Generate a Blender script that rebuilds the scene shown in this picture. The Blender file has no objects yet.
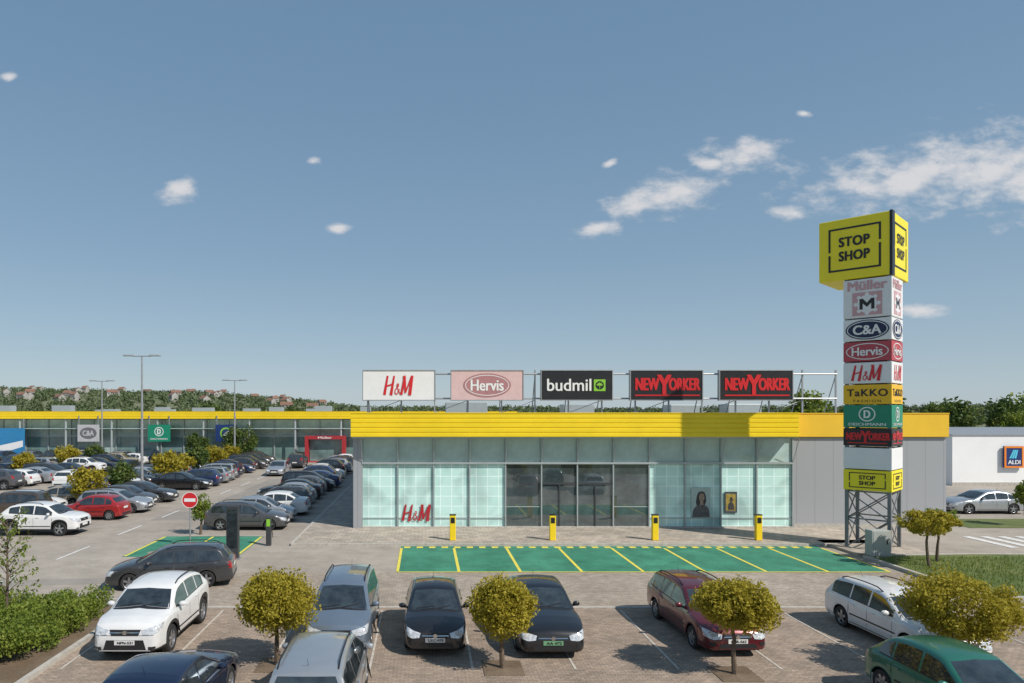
import bpy, math, random
import numpy as np
from mathutils import Vector, Matrix
from mathutils.bvhtree import BVHTree
R=random.Random(7)
scene=bpy.context.scene
COL=scene.collection
rad=math.radians
# ---------------------------------------------------------------- materials
def nt(name):
    m=bpy.data.materials.new(name); m.use_nodes=True
    t=m.node_tree; b=t.nodes["Principled BSDF"]
    return m,t,b
def mat(name,c,rough=.6,metal=0.,var=.12,scale=3.,coat=0.,spec=None,bump=0.,ior=None,detail=6):
    m,t,b=nt(name)
    b.inputs['Roughness'].default_value=rough; b.inputs['Metallic'].default_value=metal
    b.inputs['Coat Weight'].default_value=coat; b.inputs['Coat Roughness'].default_value=.04
    if ior: b.inputs['IOR'].default_value=ior
    tc=t.nodes.new('ShaderNodeTexCoord'); n=t.nodes.new('ShaderNodeTexNoise')
    n.inputs['Scale'].default_value=scale; n.inputs['Detail'].default_value=detail; n.inputs['Roughness'].default_value=.65
    t.links.new(tc.outputs['Object'],n.inputs['Vector'])
    r=t.nodes.new('ShaderNodeValToRGB')
    r.color_ramp.elements[0].position=.3; r.color_ramp.elements[1].position=.7
    r.color_ramp.elements[0].color=[max(0,x*(1-var)) for x in c]+[1]
    r.color_ramp.elements[1].color=[min(1,x*(1+var)) for x in c]+[1]
    t.links.new(n.outputs['Fac'],r.inputs['Fac']); t.links.new(r.outputs['Color'],b.inputs['Base Color'])
    if bump:
        bp=t.nodes.new('ShaderNodeBump'); bp.inputs['Strength'].default_value=bump; bp.inputs['Distance'].default_value=.02
        t.links.new(n.outputs['Fac'],bp.inputs['Height']); t.links.new(bp.outputs['Normal'],b.inputs['Normal'])
    return m
def ground_mat(name,c1,c2,big=.12,fine=18.,rough=.9,bump=.25,stain=.25,brick=None):
    m,t,b=nt(name); b.inputs['Roughness'].default_value=rough
    tc=t.nodes.new('ShaderNodeTexCoord')
    n1=t.nodes.new('ShaderNodeTexNoise'); n1.inputs['Scale'].default_value=big; n1.inputs['Detail'].default_value=8; n1.inputs['Roughness'].default_value=.6
    n2=t.nodes.new('ShaderNodeTexNoise'); n2.inputs['Scale'].default_value=fine; n2.inputs['Detail'].default_value=4
    for n in (n1,n2): t.links.new(tc.outputs['Object'],n.inputs['Vector'])
    r=t.nodes.new('ShaderNodeValToRGB'); r.color_ramp.elements[0].position=.35; r.color_ramp.elements[1].position=.65
    r.color_ramp.elements[0].color=list(c1)+[1]; r.color_ramp.elements[1].color=list(c2)+[1]
    t.links.new(n1.outputs['Fac'],r.inputs['Fac'])
    src=r.outputs['Color']
    if brick:
        bk=t.nodes.new('ShaderNodeTexBrick'); bk.inputs['Scale'].default_value=1
        bk.inputs['Brick Width'].default_value=brick[0]; bk.inputs['Row Height'].default_value=brick[1]
        bk.inputs['Mortar Size'].default_value=brick[2]; bk.inputs['Bias'].default_value=-.1
        bk.inputs['Color1'].default_value=(.80,.78,.76,1); bk.inputs['Color2'].default_value=(1.15,1.1,1.05,1); bk.inputs['Mortar'].default_value=(.55,.52,.5,1)
        t.links.new(tc.outputs['Object'],bk.inputs['Vector'])
        mx=t.nodes.new('ShaderNodeMix'); mx.data_type='RGBA'; mx.blend_type='MULTIPLY'; mx.inputs[0].default_value=1
        t.links.new(src,mx.inputs[6]); t.links.new(bk.outputs['Color'],mx.inputs[7]); src=mx.outputs[2]
    n3=t.nodes.new('ShaderNodeTexNoise'); n3.inputs['Scale'].default_value=.9; n3.inputs['Detail'].default_value=9; n3.inputs['Roughness'].default_value=.75
    t.links.new(tc.outputs['Object'],n3.inputs['Vector'])
    mr=t.nodes.new('ShaderNodeMapRange'); mr.inputs[1].default_value=.3; mr.inputs[2].default_value=.62; mr.inputs[3].default_value=1-stain; mr.inputs[4].default_value=1.05
    t.links.new(n3.outputs['Fac'],mr.inputs[0])
    mr2=t.nodes.new('ShaderNodeMapRange'); mr2.inputs[1].default_value=.3; mr2.inputs[2].default_value=.7; mr2.inputs[3].default_value=.82; mr2.inputs[4].default_value=1.16
    t.links.new(n2.outputs['Fac'],mr2.inputs[0])
    mu=t.nodes.new('ShaderNodeMath'); mu.operation='MULTIPLY'; t.links.new(mr.outputs[0],mu.inputs[0]); t.links.new(mr2.outputs[0],mu.inputs[1])
    vm=t.nodes.new('ShaderNodeVectorMath'); vm.operation='SCALE'
    t.links.new(src,vm.inputs[0]); t.links.new(mu.outputs[0],vm.inputs['Scale'])
    t.links.new(vm.outputs[0],b.inputs['Base Color'])
    bp=t.nodes.new('ShaderNodeBump'); bp.inputs['Strength'].default_value=bump; bp.inputs['Distance'].default_value=.01
    t.links.new(n2.outputs['Fac'],bp.inputs['Height']); t.links.new(bp.outputs['Normal'],b.inputs['Normal'])
    return m
def leaf_mat(name,cols,trans=.3):
    m=bpy.data.materials.new(name); m.use_nodes=True; t=m.node_tree; t.nodes.clear()
    o=t.nodes.new('ShaderNodeOutputMaterial'); a=t.nodes.new('ShaderNodeAttribute'); a.attribute_name='tone'
    r=t.nodes.new('ShaderNodeValToRGB'); t.links.new(a.outputs['Fac'],r.inputs['Fac'])
    el=r.color_ramp.elements
    el[0].color=list(cols[0])+[1]; el[1].color=list(cols[-1])+[1]
    for i,c in enumerate(cols[1:-1]):
        e=el.new((i+1)/(len(cols)-1)); e.color=list(c)+[1]
    d=t.nodes.new('ShaderNodeBsdfPrincipled'); d.inputs['Roughness'].default_value=.6; d.inputs['Specular IOR Level'].default_value=.3; tr=t.nodes.new('ShaderNodeBsdfTranslucent')
    mx=t.nodes.new('ShaderNodeMixShader'); mx.inputs[0].default_value=trans
    t.links.new(r.outputs[0],d.inputs['Base Color']); t.links.new(r.outputs[0],tr.inputs[0])
    t.links.new(d.outputs[0],mx.inputs[1]); t.links.new(tr.outputs[0],mx.inputs[2]); t.links.new(mx.outputs[0],o.inputs[0])
    return m
M={}
M['black']=mat('black_plastic',(.018,.018,.02),.5)
M['tyre']=mat('tyre_rubber',(.02,.02,.021),.8)
M['rim']=mat('alloy',(.42,.43,.45),.3,.8,var=.05)
M['glass']=mat('car_glass',(.026,.034,.038),.04,0,var=.7,scale=2.6,ior=2.0)
M['lamp']=mat('headlight_lens',(.62,.64,.66),.08,.2,coat=1,var=.45,scale=16)
M['tail']=mat('tail_lens',(.32,.012,.012),.12,coat=1,var=.2)
M['plate']=mat('plate_white',(.72,.72,.70),.5,var=.04)
M['plateg']=mat('plate_green',(.16,.34,.19),.5,var=.04)
M['ink']=mat('ink',(.02,.02,.02),.5)
M['chrome']=mat('chrome',(.62,.63,.65),.15,1,var=.03)
M['yellow']=mat('yellow_panel',(.92,.655,.016),.42,var=.06,scale=.8)
M['yellow2']=mat('yellow_cladding',(.84,.52,.03),.5,var=.06,scale=.7)
M['signy']=mat('sign_yellow',(.92,.77,.02),.4,var=.03)
M['signo']=mat('sign_orange_yellow',(.86,.50,.015),.4,var=.03)
M['gold']=mat('poster_muted_gold',(.34,.25,.05),.5,var=.5,scale=6)
M['orange']=mat('sign_orange',(.85,.25,.02),.4,var=.03)
M['signw']=mat('sign_white',(.80,.80,.80),.45,var=.04,scale=1.2)
M['signg']=mat('sign_weathered_grey',(.50,.50,.51),.5,var=.08,scale=1.2)
M['fgrey']=mat('faded_logo_grey',(.16,.15,.17),.5,var=.1)
M['signp']=mat('sign_faded_pink',(.68,.48,.47),.45,var=.06)
M['fpink']=mat('faded_oval',(.42,.20,.21),.5,var=.1)
M['signk']=mat('sign_black',(.018,.018,.02),.4,var=.2)
M['red']=mat('sign_red',(.62,.02,.025),.4,var=.05)
M['wred']=mat('window_red',(.42,.02,.03),.4,var=.05)
M['dred']=mat('portal_red',(.40,.03,.035),.45,var=.1)
M['pinkred']=mat('oval_sign_red',(.48,.07,.09),.5,var=.08)
M['palepink']=mat('pale_pink',(.62,.36,.38),.5,var=.08)
M['blue']=mat('sign_blue',(.015,.04,.16),.4,var=.08)
M['navyl']=mat('sign_navy',(.010,.018,.07),.4,var=.08)
M['teal']=mat('sign_green',(.01,.24,.14),.4,var=.06)
M['lime']=mat('sign_lime',(.25,.55,.05),.4)
M['steel']=mat('steel_grey',(.38,.39,.40),.45,.5,var=.12)
M['msteel']=mat('tower_steel',(.20,.21,.22),.5,.3,var=.12)
M['dsteel']=mat('dark_steel',(.06,.065,.07),.5,.3)
M['alu']=mat('aluminium_frame',(.42,.46,.46),.4,.3,var=.06)
M['conc']=ground_mat('concrete_paving',(.41,.365,.31),(.50,.445,.38),brick=(.4,.4,.012),stain=.2)
M['kerb']=mat('kerb_concrete',(.45,.42,.37),.9,var=.2,scale=5,bump=.3)
M['asphalt']=ground_mat('asphalt',(.33,.288,.24),(.42,.37,.31),stain=.25,bump=.3)
M['patch']=ground_mat('asphalt_patch',(.27,.24,.21),(.32,.29,.25),stain=.2,bump=.3)
M['paver']=ground_mat('brick_paver',(.35,.28,.22),(.43,.35,.28),brick=(.2,.1,.008),stain=.35)
M['lpaver']=ground_mat('light_pavers',(.385,.33,.27),(.46,.40,.335),brick=(.2,.1,.007),stain=.28)
M['green']=ground_mat('green_surface',(.035,.205,.125),(.06,.28,.175),big=.5,stain=.4)
M['field']=ground_mat('dry_field',(.10,.115,.04),(.17,.15,.07),big=.02,fine=1.)
M['lawn']=ground_mat('lawn_ground',(.09,.13,.03),(.16,.18,.05),big=.4,fine=25)
M['soil']=ground_mat('soil',(.15,.10,.06),(.20,.15,.10),big=.8,fine=22,bump=.8)
M['white']=mat('white_paint_line',(.68,.67,.64),.8,var=.25,scale=6)
M['wline']=mat('worn_white_line',(.52,.475,.41),.85,var=.3,scale=5)
M['yline']=mat('yellow_line_paint',(.74,.63,.09),.8,var=.2,scale=6)
M['bark']=mat('bark',(.13,.095,.065),.9,var=.4,scale=12,bump=.6)
M['roof']=mat('roof_membrane',(.30,.30,.29),.9,var=.15,scale=.4)
M['wallw']=mat('white_render',(.84,.84,.83),.8,var=.03,scale=.6)
M['hwall']=mat('hazed_house_render',(.36,.35,.33),.9,var=.2,scale=.1)  # muted wall tone, distance haze mixed into the base colour
M['tile']=mat('hazed_roof_tile',(.22,.12,.085),.9,var=.25,scale=.3)  # tile red dulled by haze painted into the colour, no volume
M['skin']=mat('poster_skin',(.36,.25,.19),.5,var=.3,scale=5)
M['pale']=mat('poster_pale',(.42,.52,.49),.4,var=.1)
M['pmid']=mat('poster_mid',(.11,.11,.11),.5,var=.5,scale=7)
M['pdark']=mat('poster_dark',(.05,.045,.045),.5,var=.5,scale=8)
M['utility']=mat('utility_cabinet',(.40,.42,.40),.6,var=.1)
M['leafy']=leaf_mat('leaf_golden',[(.30,.25,.025),(.37,.31,.032),(.44,.37,.04),(.52,.44,.06)],.42)
M['leafg']=leaf_mat('leaf_green',[(.035,.07,.018),(.07,.115,.025),(.12,.165,.035),(.19,.22,.05)])
M['leafh']=leaf_mat('leaf_hedge',[(.09,.14,.022),(.15,.215,.03),(.23,.29,.045),(.33,.35,.065)],.4)
M['leafd']=leaf_mat('hazed_leaf_forest',[(.085,.12,.055),(.105,.14,.062),(.13,.16,.07),(.17,.175,.085)],.15)  # paler, greyer greens: air haze over the hills put into the leaf colour
def cladding():
    m,t,b=nt('grey_cladding'); b.inputs['Roughness'].default_value=.45; b.inputs['Metallic'].default_value=.1
    tc=t.nodes.new('ShaderNodeTexCoord'); w=t.nodes.new('ShaderNodeTexWave'); w.bands_direction='X'; w.wave_profile='SAW'; w.inputs['Scale'].default_value=.31
    t.links.new(tc.outputs['Object'],w.inputs[0])
    r=t.nodes.new('ShaderNodeValToRGB'); e=r.color_ramp.elements
    e[0].color=(.22,.225,.24,1); e[0].position=.0; e[1].color=(.37,.38,.40,1); e[1].position=.04
    t.links.new(w.outputs['Fac'],r.inputs[0]); t.links.new(r.outputs[0],b.inputs['Base Color'])
    return m
M['clad']=cladding()
def film():
    m,t,b=nt('frosted_glass_film'); b.inputs['Roughness'].default_value=.1; b.inputs['IOR'].default_value=1.55
    tc=t.nodes.new('ShaderNodeTexCoord'); oi=t.nodes.new('ShaderNodeObjectInfo'); mp=t.nodes.new('ShaderNodeMapping'); mp.inputs['Rotation'].default_value=(rad(90),0,0)
    bk=t.nodes.new('ShaderNodeTexBrick'); bk.offset=0; bk.inputs['Scale'].default_value=1; bk.inputs['Brick Width'].default_value=.62; bk.inputs['Row Height'].default_value=.55
    bk.inputs['Mortar Size'].default_value=.035; bk.inputs['Color1'].default_value=(.45,.68,.63,1); bk.inputs['Color2'].default_value=(.53,.75,.70,1); bk.inputs['Mortar'].default_value=(.68,.86,.82,1)
    bk.inputs['Mortar Smooth'].default_value=.4
    ad=t.nodes.new('ShaderNodeVectorMath'); ad.operation='ADD'
    t.links.new(oi.outputs['Location'],ad.inputs[1]); t.links.new(tc.outputs['Object'],ad.inputs[0])
    n=t.nodes.new('ShaderNodeTexNoise'); n.inputs['Scale'].default_value=.55; n.inputs['Detail'].default_value=2; n.inputs['Distortion'].default_value=.6
    t.links.new(tc.outputs['Object'],mp.inputs[0]); t.links.new(mp.outputs[0],bk.inputs[0]); t.links.new(ad.outputs[0],n.inputs[0])
    mr=t.nodes.new('ShaderNodeMapRange'); mr.inputs[1].default_value=.35; mr.inputs[2].default_value=.6; mr.inputs[3].default_value=.74; mr.inputs[4].default_value=1.15
    t.links.new(n.outputs[0],mr.inputs[0]); vm=t.nodes.new('ShaderNodeVectorMath'); vm.operation='SCALE'
    t.links.new(bk.outputs[0],vm.inputs[0]); t.links.new(mr.outputs[0],vm.inputs['Scale']); t.links.new(vm.outputs[0],b.inputs['Base Color'])
    return m
M['film']=film()
M['wglass']=mat('shop_glass_dark',(.15,.19,.20),.02,.6,var=.5,scale=.5,ior=2.0)
M['uglass']=mat('upper_glass',(.46,.60,.58),.06,0,var=.3,scale=.45,ior=2.0)
M['fglass']=mat('far_glass',(.16,.26,.25),.1,0,var=.6,scale=.3,ior=1.9)
M['fglassl']=mat('far_glass_light',(.38,.50,.48),.1,0,var=.3,scale=.3,ior=1.9)
def paint(name,c,metal=.25):
    return mat('paint_'+name,c,.32,metal,var=.06,scale=1.5,coat=.9)
P={k:paint(k,*v) for k,v in dict(white=((.72,.72,.71),0.),black=((.010,.010,.012),.1),silver=((.42,.44,.46),.55),
  grey=((.11,.11,.115),.45),darkgrey=((.055,.056,.06),.35),red=((.36,.02,.02),.2),maroon=((.12,.012,.018),.3),
  blue=((.03,.05,.13),.4),navy=((.014,.026,.065),.4),green=((.025,.16,.11),.3),silverblue=((.20,.25,.31),.5),beige=((.42,.36,.28),.3),brown=((.10,.07,.05),.4)).items()}
# ---------------------------------------------------------------- mesh helpers
class MB:
    def __init__(s): s.v=[]; s.f=[]; s.m=[]
    def add(s,vs,fs,mi=0):
        o=len(s.v); s.v+= [tuple(p) for p in vs]; s.f+=[[i+o for i in f] for f in fs]; s.m+=[mi]*len(fs); return s
    def box(s,x0,x1,y0,y1,z0,z1,mi=0):
        return s.add([(x0,y0,z0),(x1,y0,z0),(x1,y1,z0),(x0,y1,z0),(x0,y0,z1),(x1,y0,z1),(x1,y1,z1),(x0,y1,z1)],
          [(0,3,2,1),(4,5,6,7),(0,1,5,4),(1,2,6,5),(2,3,7,6),(3,0,4,7)],mi)
    def poly(s,pts,mi=0): return s.add(pts,[list(range(len(pts)))],mi)
    def cyl(s,p0,p1,r0,r1=None,n=10,mi=0,caps=True):
        r1=r0 if r1 is None else r1; p0=Vector(p0); p1=Vector(p1); d=(p1-p0).normalized()
        a=d.orthogonal().normalized(); b=d.cross(a); vs=[]
        for p,r in ((p0,r0),(p1,r1)):
            for i in range(n):
                t=2*math.pi*i/n; vs.append(p+a*(r*math.cos(t))+b*(r*math.sin(t)))
        fs=[(i,(i+1)%n,n+(i+1)%n,n+i) for i in range(n)]
        if caps: fs+=[list(range(n))[::-1],list(range(n,2*n))]
        return s.add(vs,fs,mi)
    def mesh(s,name,mats,smooth=None):
        mats=[P['white'] if m=='PAINT' else m for m in mats]
        me=bpy.data.meshes.new(name); me.from_pydata(s.v,[],s.f); 
        for m in mats: me.materials.append(m)
        me.polygons.foreach_set('material_index',s.m)
        if smooth is not None:
            me.polygons.foreach_set('use_smooth',[True]*len(me.polygons))
            me.set_sharp_from_angle(angle=rad(smooth))
        me.update(); return me
def ob(name,me,parent=None,loc=(0,0,0),rz=0,bevel=0):
    o=bpy.data.objects.new(name,me); COL.objects.link(o); o.location=loc; o.rotation_euler=(0,0,rz)
    if parent: o.parent=parent
    if bevel:
        b=o.modifiers.new('Bevel','BEVEL'); b.width=bevel; b.segments=2; b.limit_method='ANGLE'
    return o
def empty(name,loc=(0,0,0),rz=0,parent=None):
    o=bpy.data.objects.new(name,None); o.empty_display_size=.2; COL.objects.link(o); o.location=loc; o.rotation_euler=(0,0,rz)
    if parent: o.parent=parent
    return o
def thing(o,label,cat,group=None):
    o['label']=label; o['category']=cat
    if group: o['group']=group
    return o
def boxo(name,x0,x1,y0,y1,z0,z1,m,parent=None,bevel=0):
    cx,cy=(x0+x1)/2,(y0+y1)/2
    return ob(name,MB().box(x0-cx,x1-cx,y0-cy,y1-cy,0,z1-z0).mesh(name,[m]),parent,(cx,cy,z0),0,bevel)
_tc={}
def text_mesh(body,w,h,m,shear=0,bold=0,space=1.):
    k=(body,w,h,m.name,shear,bold,space)
    if k in _tc: return _tc[k]
    c=bpy.data.curves.new('txt','FONT'); c.body=body; c.size=1; c.shear=shear; c.offset=0; c.space_character=space; c.align_x='CENTER'; c.resolution_u=4
    o=bpy.data.objects.new('txt',c); COL.objects.link(o)
    dg=bpy.context.evaluated_depsgraph_get(); me=bpy.data.meshes.new_from_object(o.evaluated_get(dg))
    bpy.data.objects.remove(o)
    co=np.array([v.co[:] for v in me.vertices]); mn=co.min(0); mx=co.max(0); cc=(mn+mx)/2; d=mx-mn
    b=bold*h; base=[((x-cc[0])/d[0]*(w-2*b),(y-cc[1])/d[1]*(h-b)) for x,y,z in co]; fs=[list(p.vertices) for p in me.polygons]
    mb=MB(); shifts=[(0,0)] if not bold else [(-b,-b/2),(b,-b/2),(0,b/2),(-b/2,b/2),(b,b/2),(-b,b/2)]
    for q,(sx,sz) in enumerate(shifts): mb.add([(x+sx,-.0012*q,z+sz) for x,z in base],fs)
    me=mb.mesh('lettering',[m]); _tc[k]=me; return me
def letters(parent,body,x,z,w,h,y,m,shear=0,bold=.02,rz=0,c=None,space=1.):
    me=text_mesh(body,w,h,m,shear,bold,space)
    return place(parent,me,x,z,y,rz,c)
def place(parent,me,x,z,y,rz=0,c=None,name='lettering'):
    p=Vector((x,y,z))
    if rz:
        cx,cy=c or (0,0); q=Vector((x-cx,y-cy)); ca,sa=math.cos(rz),math.sin(rz); p=Vector((cx+q.x*ca-q.y*sa,cy+q.x*sa+q.y*ca,z))
    return ob(name,me,parent,p,rz)
def brush_mesh(w,h,m):
    k=('brush',w,h,m.name)
    if k in _tc: return _tc[k]
    mb=MB(); q=[0]
    def st(x0,z0,x1,z1,w0,w1):
        q[0]+=1; y=-.0012*q[0]; sx=w/1.95; sz=h
        f=lambda x,z:((x-.975)*sx,y,(z-.5)*sz)
        d=Vector((x1-x0,z1-z0)).normalized(); n=Vector((-d.y,d.x)); w0*=1.3; w1*=1.3
        mb.poly([f(x0-n.x*w0,z0-n.y*w0),f(x1-n.x*w1,z1-n.y*w1),f(x1+n.x*w1,z1+n.y*w1),f(x0+n.x*w0,z0+n.y*w0)])
    st(.22,1,.0,.0,.045,.07); st(.66,1,.44,-.02,.04,.075); st(.08,.44,.58,.56,.03,.035)
    pts=[(1.02,.30),(.84,.02),(.70,.10),(.74,.28),(.96,.46),(.95,.58),(.85,.56),(.86,.40),(1.06,.04)]
    for a,b in zip(pts,pts[1:]): st(a[0],a[1],b[0],b[1],.022,.022)
    st(1.36,1,1.14,.0,.035,.06); st(1.34,1,1.42,.10,.075,.045); st(1.42,.10,1.86,1,.025,.045); st(1.88,1,1.70,-.02,.06,.08)
    me=mb.mesh('lettering',[m]); _tc[k]=me; return me
def ell(mb,x,z,a,b,y,mi=0,n=36,ring=None):
    if ring is None: mb.poly([(x+a*math.cos(-t),y,z+b*math.sin(-t)) for t in [2*math.pi*i/n for i in range(n)]][::-1],mi)
    else:
        o=[(x+a*math.cos(t),y,z+b*math.sin(t)) for t in [2*math.pi*i/n for i in range(n)]]
        i_=[(x+(a-ring)*math.cos(t),y,z+(b-ring)*math.sin(t)) for t in [2*math.pi*i/n for i in range(n)]]
        mb.add(o+i_,[(i,(i+1)%n,n+(i+1)%n,n+i) for i in range(n)],mi)
    return mb
def frame_bars(mb,x0,x1,z0,z1,t,y0,y1,mi=0):
    mb.box(x0,x1,y0,y1,z1-t,z1,mi); mb.box(x0,x1,y0,y1,z0,z0+t,mi); mb.box(x0,x0+t,y0,y1,z0+t,z1-t,mi); mb.box(x1-t,x1,y0,y1,z0+t,z1-t,mi); return mb
def broken_frame(mb,x0,x1,z0,z1,t,y0,y1,gap):
    zm=(z0+z1)/2
    mb.box(x0,x1,y0,y1,z1-t,z1); mb.box(x0,x1,y0,y1,z0,z0+t); mb.box(x0,x0+t,y0,y1,zm-gap/2,z1-t); mb.box(x1-t,x1,y0,y1,z0+t,zm+gap/2)
    mb.box(x0,x0+t,y0,y1,z0+t,zm-gap*1.4); mb.box(x1-t,x1,y0,y1,zm+gap*1.4,z1-t); return mb
# ---------------------------------------------------------------- setting: ground
def sheet(name,pts,z,m,kind='structure'):
    me=MB().poly([(x,y,z) for x,y in pts]).mesh(name,[m]); o=ob(name,me); o['kind']=kind; return o
def rect(x0,x1,y0,y1): return [(x0,y0),(x1,y0),(x1,y1),(x0,y1)]
sheet('ground',rect(-3000,3000,-300,4000),0,M['field'])
sheet('parking_lot',rect(-120,75,4,90.5),.004,M['asphalt'])
sheet('parking_bays',rect(-9.6,19.0,8,22.6),.008,M['paver'])
sheet('crossing_road',rect(-9.6,19.2,22.75,27.6),.009,M['lpaver'])
sheet('asphalt_patch',rect(-16.5,-11.5,41,44.5),.008,M['patch']); sheet('asphalt_patch',[(-17,25.2),(-11,26),(-11,26.9),(-17,26.2)],.008,M['patch']); sheet('asphalt_patch',rect(-15,-13.2,50,66),.008,M['patch'])
o=boxo('kerb',-9.6,19.0,22.6,22.75,0,.03,M['kerb']); o['kind']='structure'
sheet('green_bays',rect(-1.15,18.9,27.7,33.0),.013,M['green'])
sheet('green_bays',rect(-13.6,-8.4,30.6,35.6),.013,M['green'])
def line(x0,y0,x1,y1,w,m=M['yline'],z=.018):
    d=Vector((x1-x0,y1-y0)).normalized(); n=Vector((-d.y,d.x))*w/2
    sheet('road_marking',[(x0-n.x,y0-n.y),(x1-n.x,y1-n.y),(x1+n.x,y1+n.y),(x0+n.x,y0+n.y)],z,m)
for i in range(9): line(-1.12+2.5*i,27.75,-1.12+2.5*i,32.5,.12)
for x in (-13.5,-11,-8.5): line(x,30.7,x,35.5,.12)
line(-1.1,27.68,18.9,27.68,.1,z=.0175)
for i in range(33): line(-1.0+.6*i,32.72,-.7+.6*i,32.72,.35,M['yline'])
for i in range(12): line(-9.2+2.6*i,17.2,-9.2+2.6*i,22.3,.06,M['wline'])
for i in range(10): line(-16.2,24+6*i,-16.2,27+6*i,.12,M['white'])
for i in range(19):
    y=37.0+2.6*i-1.3
    for x0,x1 in ((-12.6,-7.6),(-27.8,-18.0),(-44,-34)): 
        line(x0,y,x1,y,.1,M['wline'])
for i in range(6): line(28.2+.9*i,32.6,28.2+.9*i,35.6,.45,M['white'])
for x,y in ((-3.0,24.8),(9.5,25.6),(-12.5,31.5)):
    o=ob('drain_cover',MB().cyl((0,0,0),(0,0,.014),.3,n=24).mesh('drain_cover',[M['patch']],40),None,(x,y,.01)); thing(o,'round cast iron drain cover in the pavement','drain cover','drain covers')
p=boxo('pavement',-6.4,22.5,33.2,37.6,0,.12,M['conc']); p['kind']='structure'
p=boxo('pavement',-6.4,-4.02,37.65,88,0,.12,M['conc']); p['kind']='structure'
for k in (('kerb',-6.5,22.5,33.05,33.2),('kerb',-6.55,-6.4,33.2,88)):
    q=boxo(k[0],*k[1:],0,.13,M['kerb']); q['kind']='structure'
sheet('lawn',[(19.6,23.6),(60,23.6),(60,29.6),(24.5,30.6),(19.6,30.2)],.12,M['lawn'])
for a,b in (((19.5,23.5),(60,23.5)),((19.5,23.5),(19.5,30.3)),((19.5,30.3),(24.5,30.7)),((24.5,30.7),(60,29.7))):
    d=(Vector(b)-Vector(a)); L=d.length; me=MB().box(0,L,-.08,.08,0,.14).mesh('kerb',[M['kerb']]); q=ob('kerb',me,None,(a[0],a[1],0),math.atan2(d.y,d.x)); q['kind']='structure'
sheet('lawn',rect(30.5,75,38.2,41.4),.02,M['lawn'])
sheet('side_lot',rect(30,90,46.5,59.5),.012,M['asphalt'])
sheet('planting_bed',rect(-19,-9.7,10,23.2),.02,M['soil'])
for a,b in (((-9.6,10),(-9.6,23.3)),((-19,23.3),(-9.6,23.3))):
    d=(Vector(b)-Vector(a)); L=d.length; q=ob('kerb',MB().box(0,L,-.07,.07,0,.13).mesh('kerb',[M['kerb']]),None,(a[0],a[1],0),math.atan2(d.y,d.x)); q['kind']='structure'
sheet('planting_strip',rect(-23.2,-22.4,36,84),.03,M['soil'])
sheet('planting_strip',rect(-39.2,-38.4,50,84),.03,M['soil'])
# ---------------------------------------------------------------- foliage
def leafcloud(centers,radii,n,leaf,rs):
    k=len(centers); idx=rs.randint(0,k,n); c=centers[idx]
    off=rs.normal(0,1,(n,3)); off/=np.linalg.norm(off,axis=1)[:,None]; off*= (rs.rand(n,1)**.45)
    p=c+off*radii[idx][:,None]
    a=rs.normal(0,1,(n,3)); a/=np.linalg.norm(a,axis=1)[:,None]
    b=rs.normal(0,1,(n,3)); b=np.cross(a,b); b/=np.linalg.norm(b,axis=1)[:,None]
    s=leaf*(.6+.8*rs.rand(n,1))
    V=np.stack([p-a*s,p+b*s*.55,p+a*s,p-b*s*.55],1).reshape(-1,3)
    ct=rs.rand(k); t=.5*ct[idx]+.5*rs.rand(n)
    return V,t
def leafmesh(name,V,t,m):
    n=len(t); me=bpy.data.meshes.new(name); me.vertices.add(4*n); me.vertices.foreach_set('co',V.astype(np.float32).ravel())
    me.loops.add(4*n); me.loops.foreach_set('vertex_index',np.arange(4*n,dtype=np.int32)); me.polygons.add(n)
    me.polygons.foreach_set('loop_start',np.arange(0,4*n,4,dtype=np.int32)); 
    me.update(calc_edges=True); me.validate()
    at=me.attributes.new('tone','FLOAT','FACE'); at.data.foreach_set('value',t.astype(np.float32)); me.materials.append(m); return me
def crown(name,rx,ry,rz,nc,n,leaf,seed,m,spread=.30,clip=None):
    rs=np.random.RandomState(seed); d=rs.normal(0,1,(nc,3)); d/=np.linalg.norm(d,axis=1)[:,None]
    rr=.35+.5*rs.rand(nc,1)**.5
    if clip: rr=.53+.27*rs.rand(nc,1)
    c=d*rr*np.array([rx,ry,rz]); rad_=spread*min(rx,rz)*(.6+.9*rs.rand(nc))
    V,t=leafcloud(c,rad_,n,leaf,rs)
    return leafmesh(name,V,t,m)
def trunk(name,h,r,crz,nb,seed,spread):
    rr=random.Random(seed); mb=MB(); pts=[(0,0,0)]; 
    x=y=0
    for i in range(4):
        x+=rr.uniform(-.04,.04); y+=rr.uniform(-.04,.04); pts.append((x,y,h*(i+1)/4))
    for i in range(4): mb.cyl(pts[i],pts[i+1],r*(1-.12*i),r*(1-.12*(i+1)),8,caps=False)
    for i in range(nb):
        a=2*math.pi*i/nb+rr.random(); e=Vector(pts[-1])+Vector((math.cos(a)*spread,math.sin(a)*spread,crz*rr.uniform(.5,1.2)))
        mid=Vector(pts[-1]).lerp(e,.5)+Vector((0,0,.1)); mb.cyl(pts[-1],mid,r*.5,r*.35,6,caps=False); mb.cyl(mid,e,r*.35,r*.1,6,caps=False)
    return mb.mesh(name,[M['bark']],40)
def tree(name,loc,cm,tm,cz,label,cat='tree',group=None,rz=0,sc=1):
    e=empty(name,loc,rz); e.scale=(sc,sc,sc); ob('trunk',tm,e); ob('crown',cm,e,(0,0,cz)); thing(e,label,cat,group); return e
ballT=trunk('trunk',1.15,.075,.5,7,3,.55)
specs=[((-3.77,17.5,0),1.08,.84,1.62,11),((1.97,17.3,0),.94,.76,1.58,12),((7.67,16.9,0),1.2,.64,1.75,13),((13.0,16.6,0),1.5,.86,1.80,14)]
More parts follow.
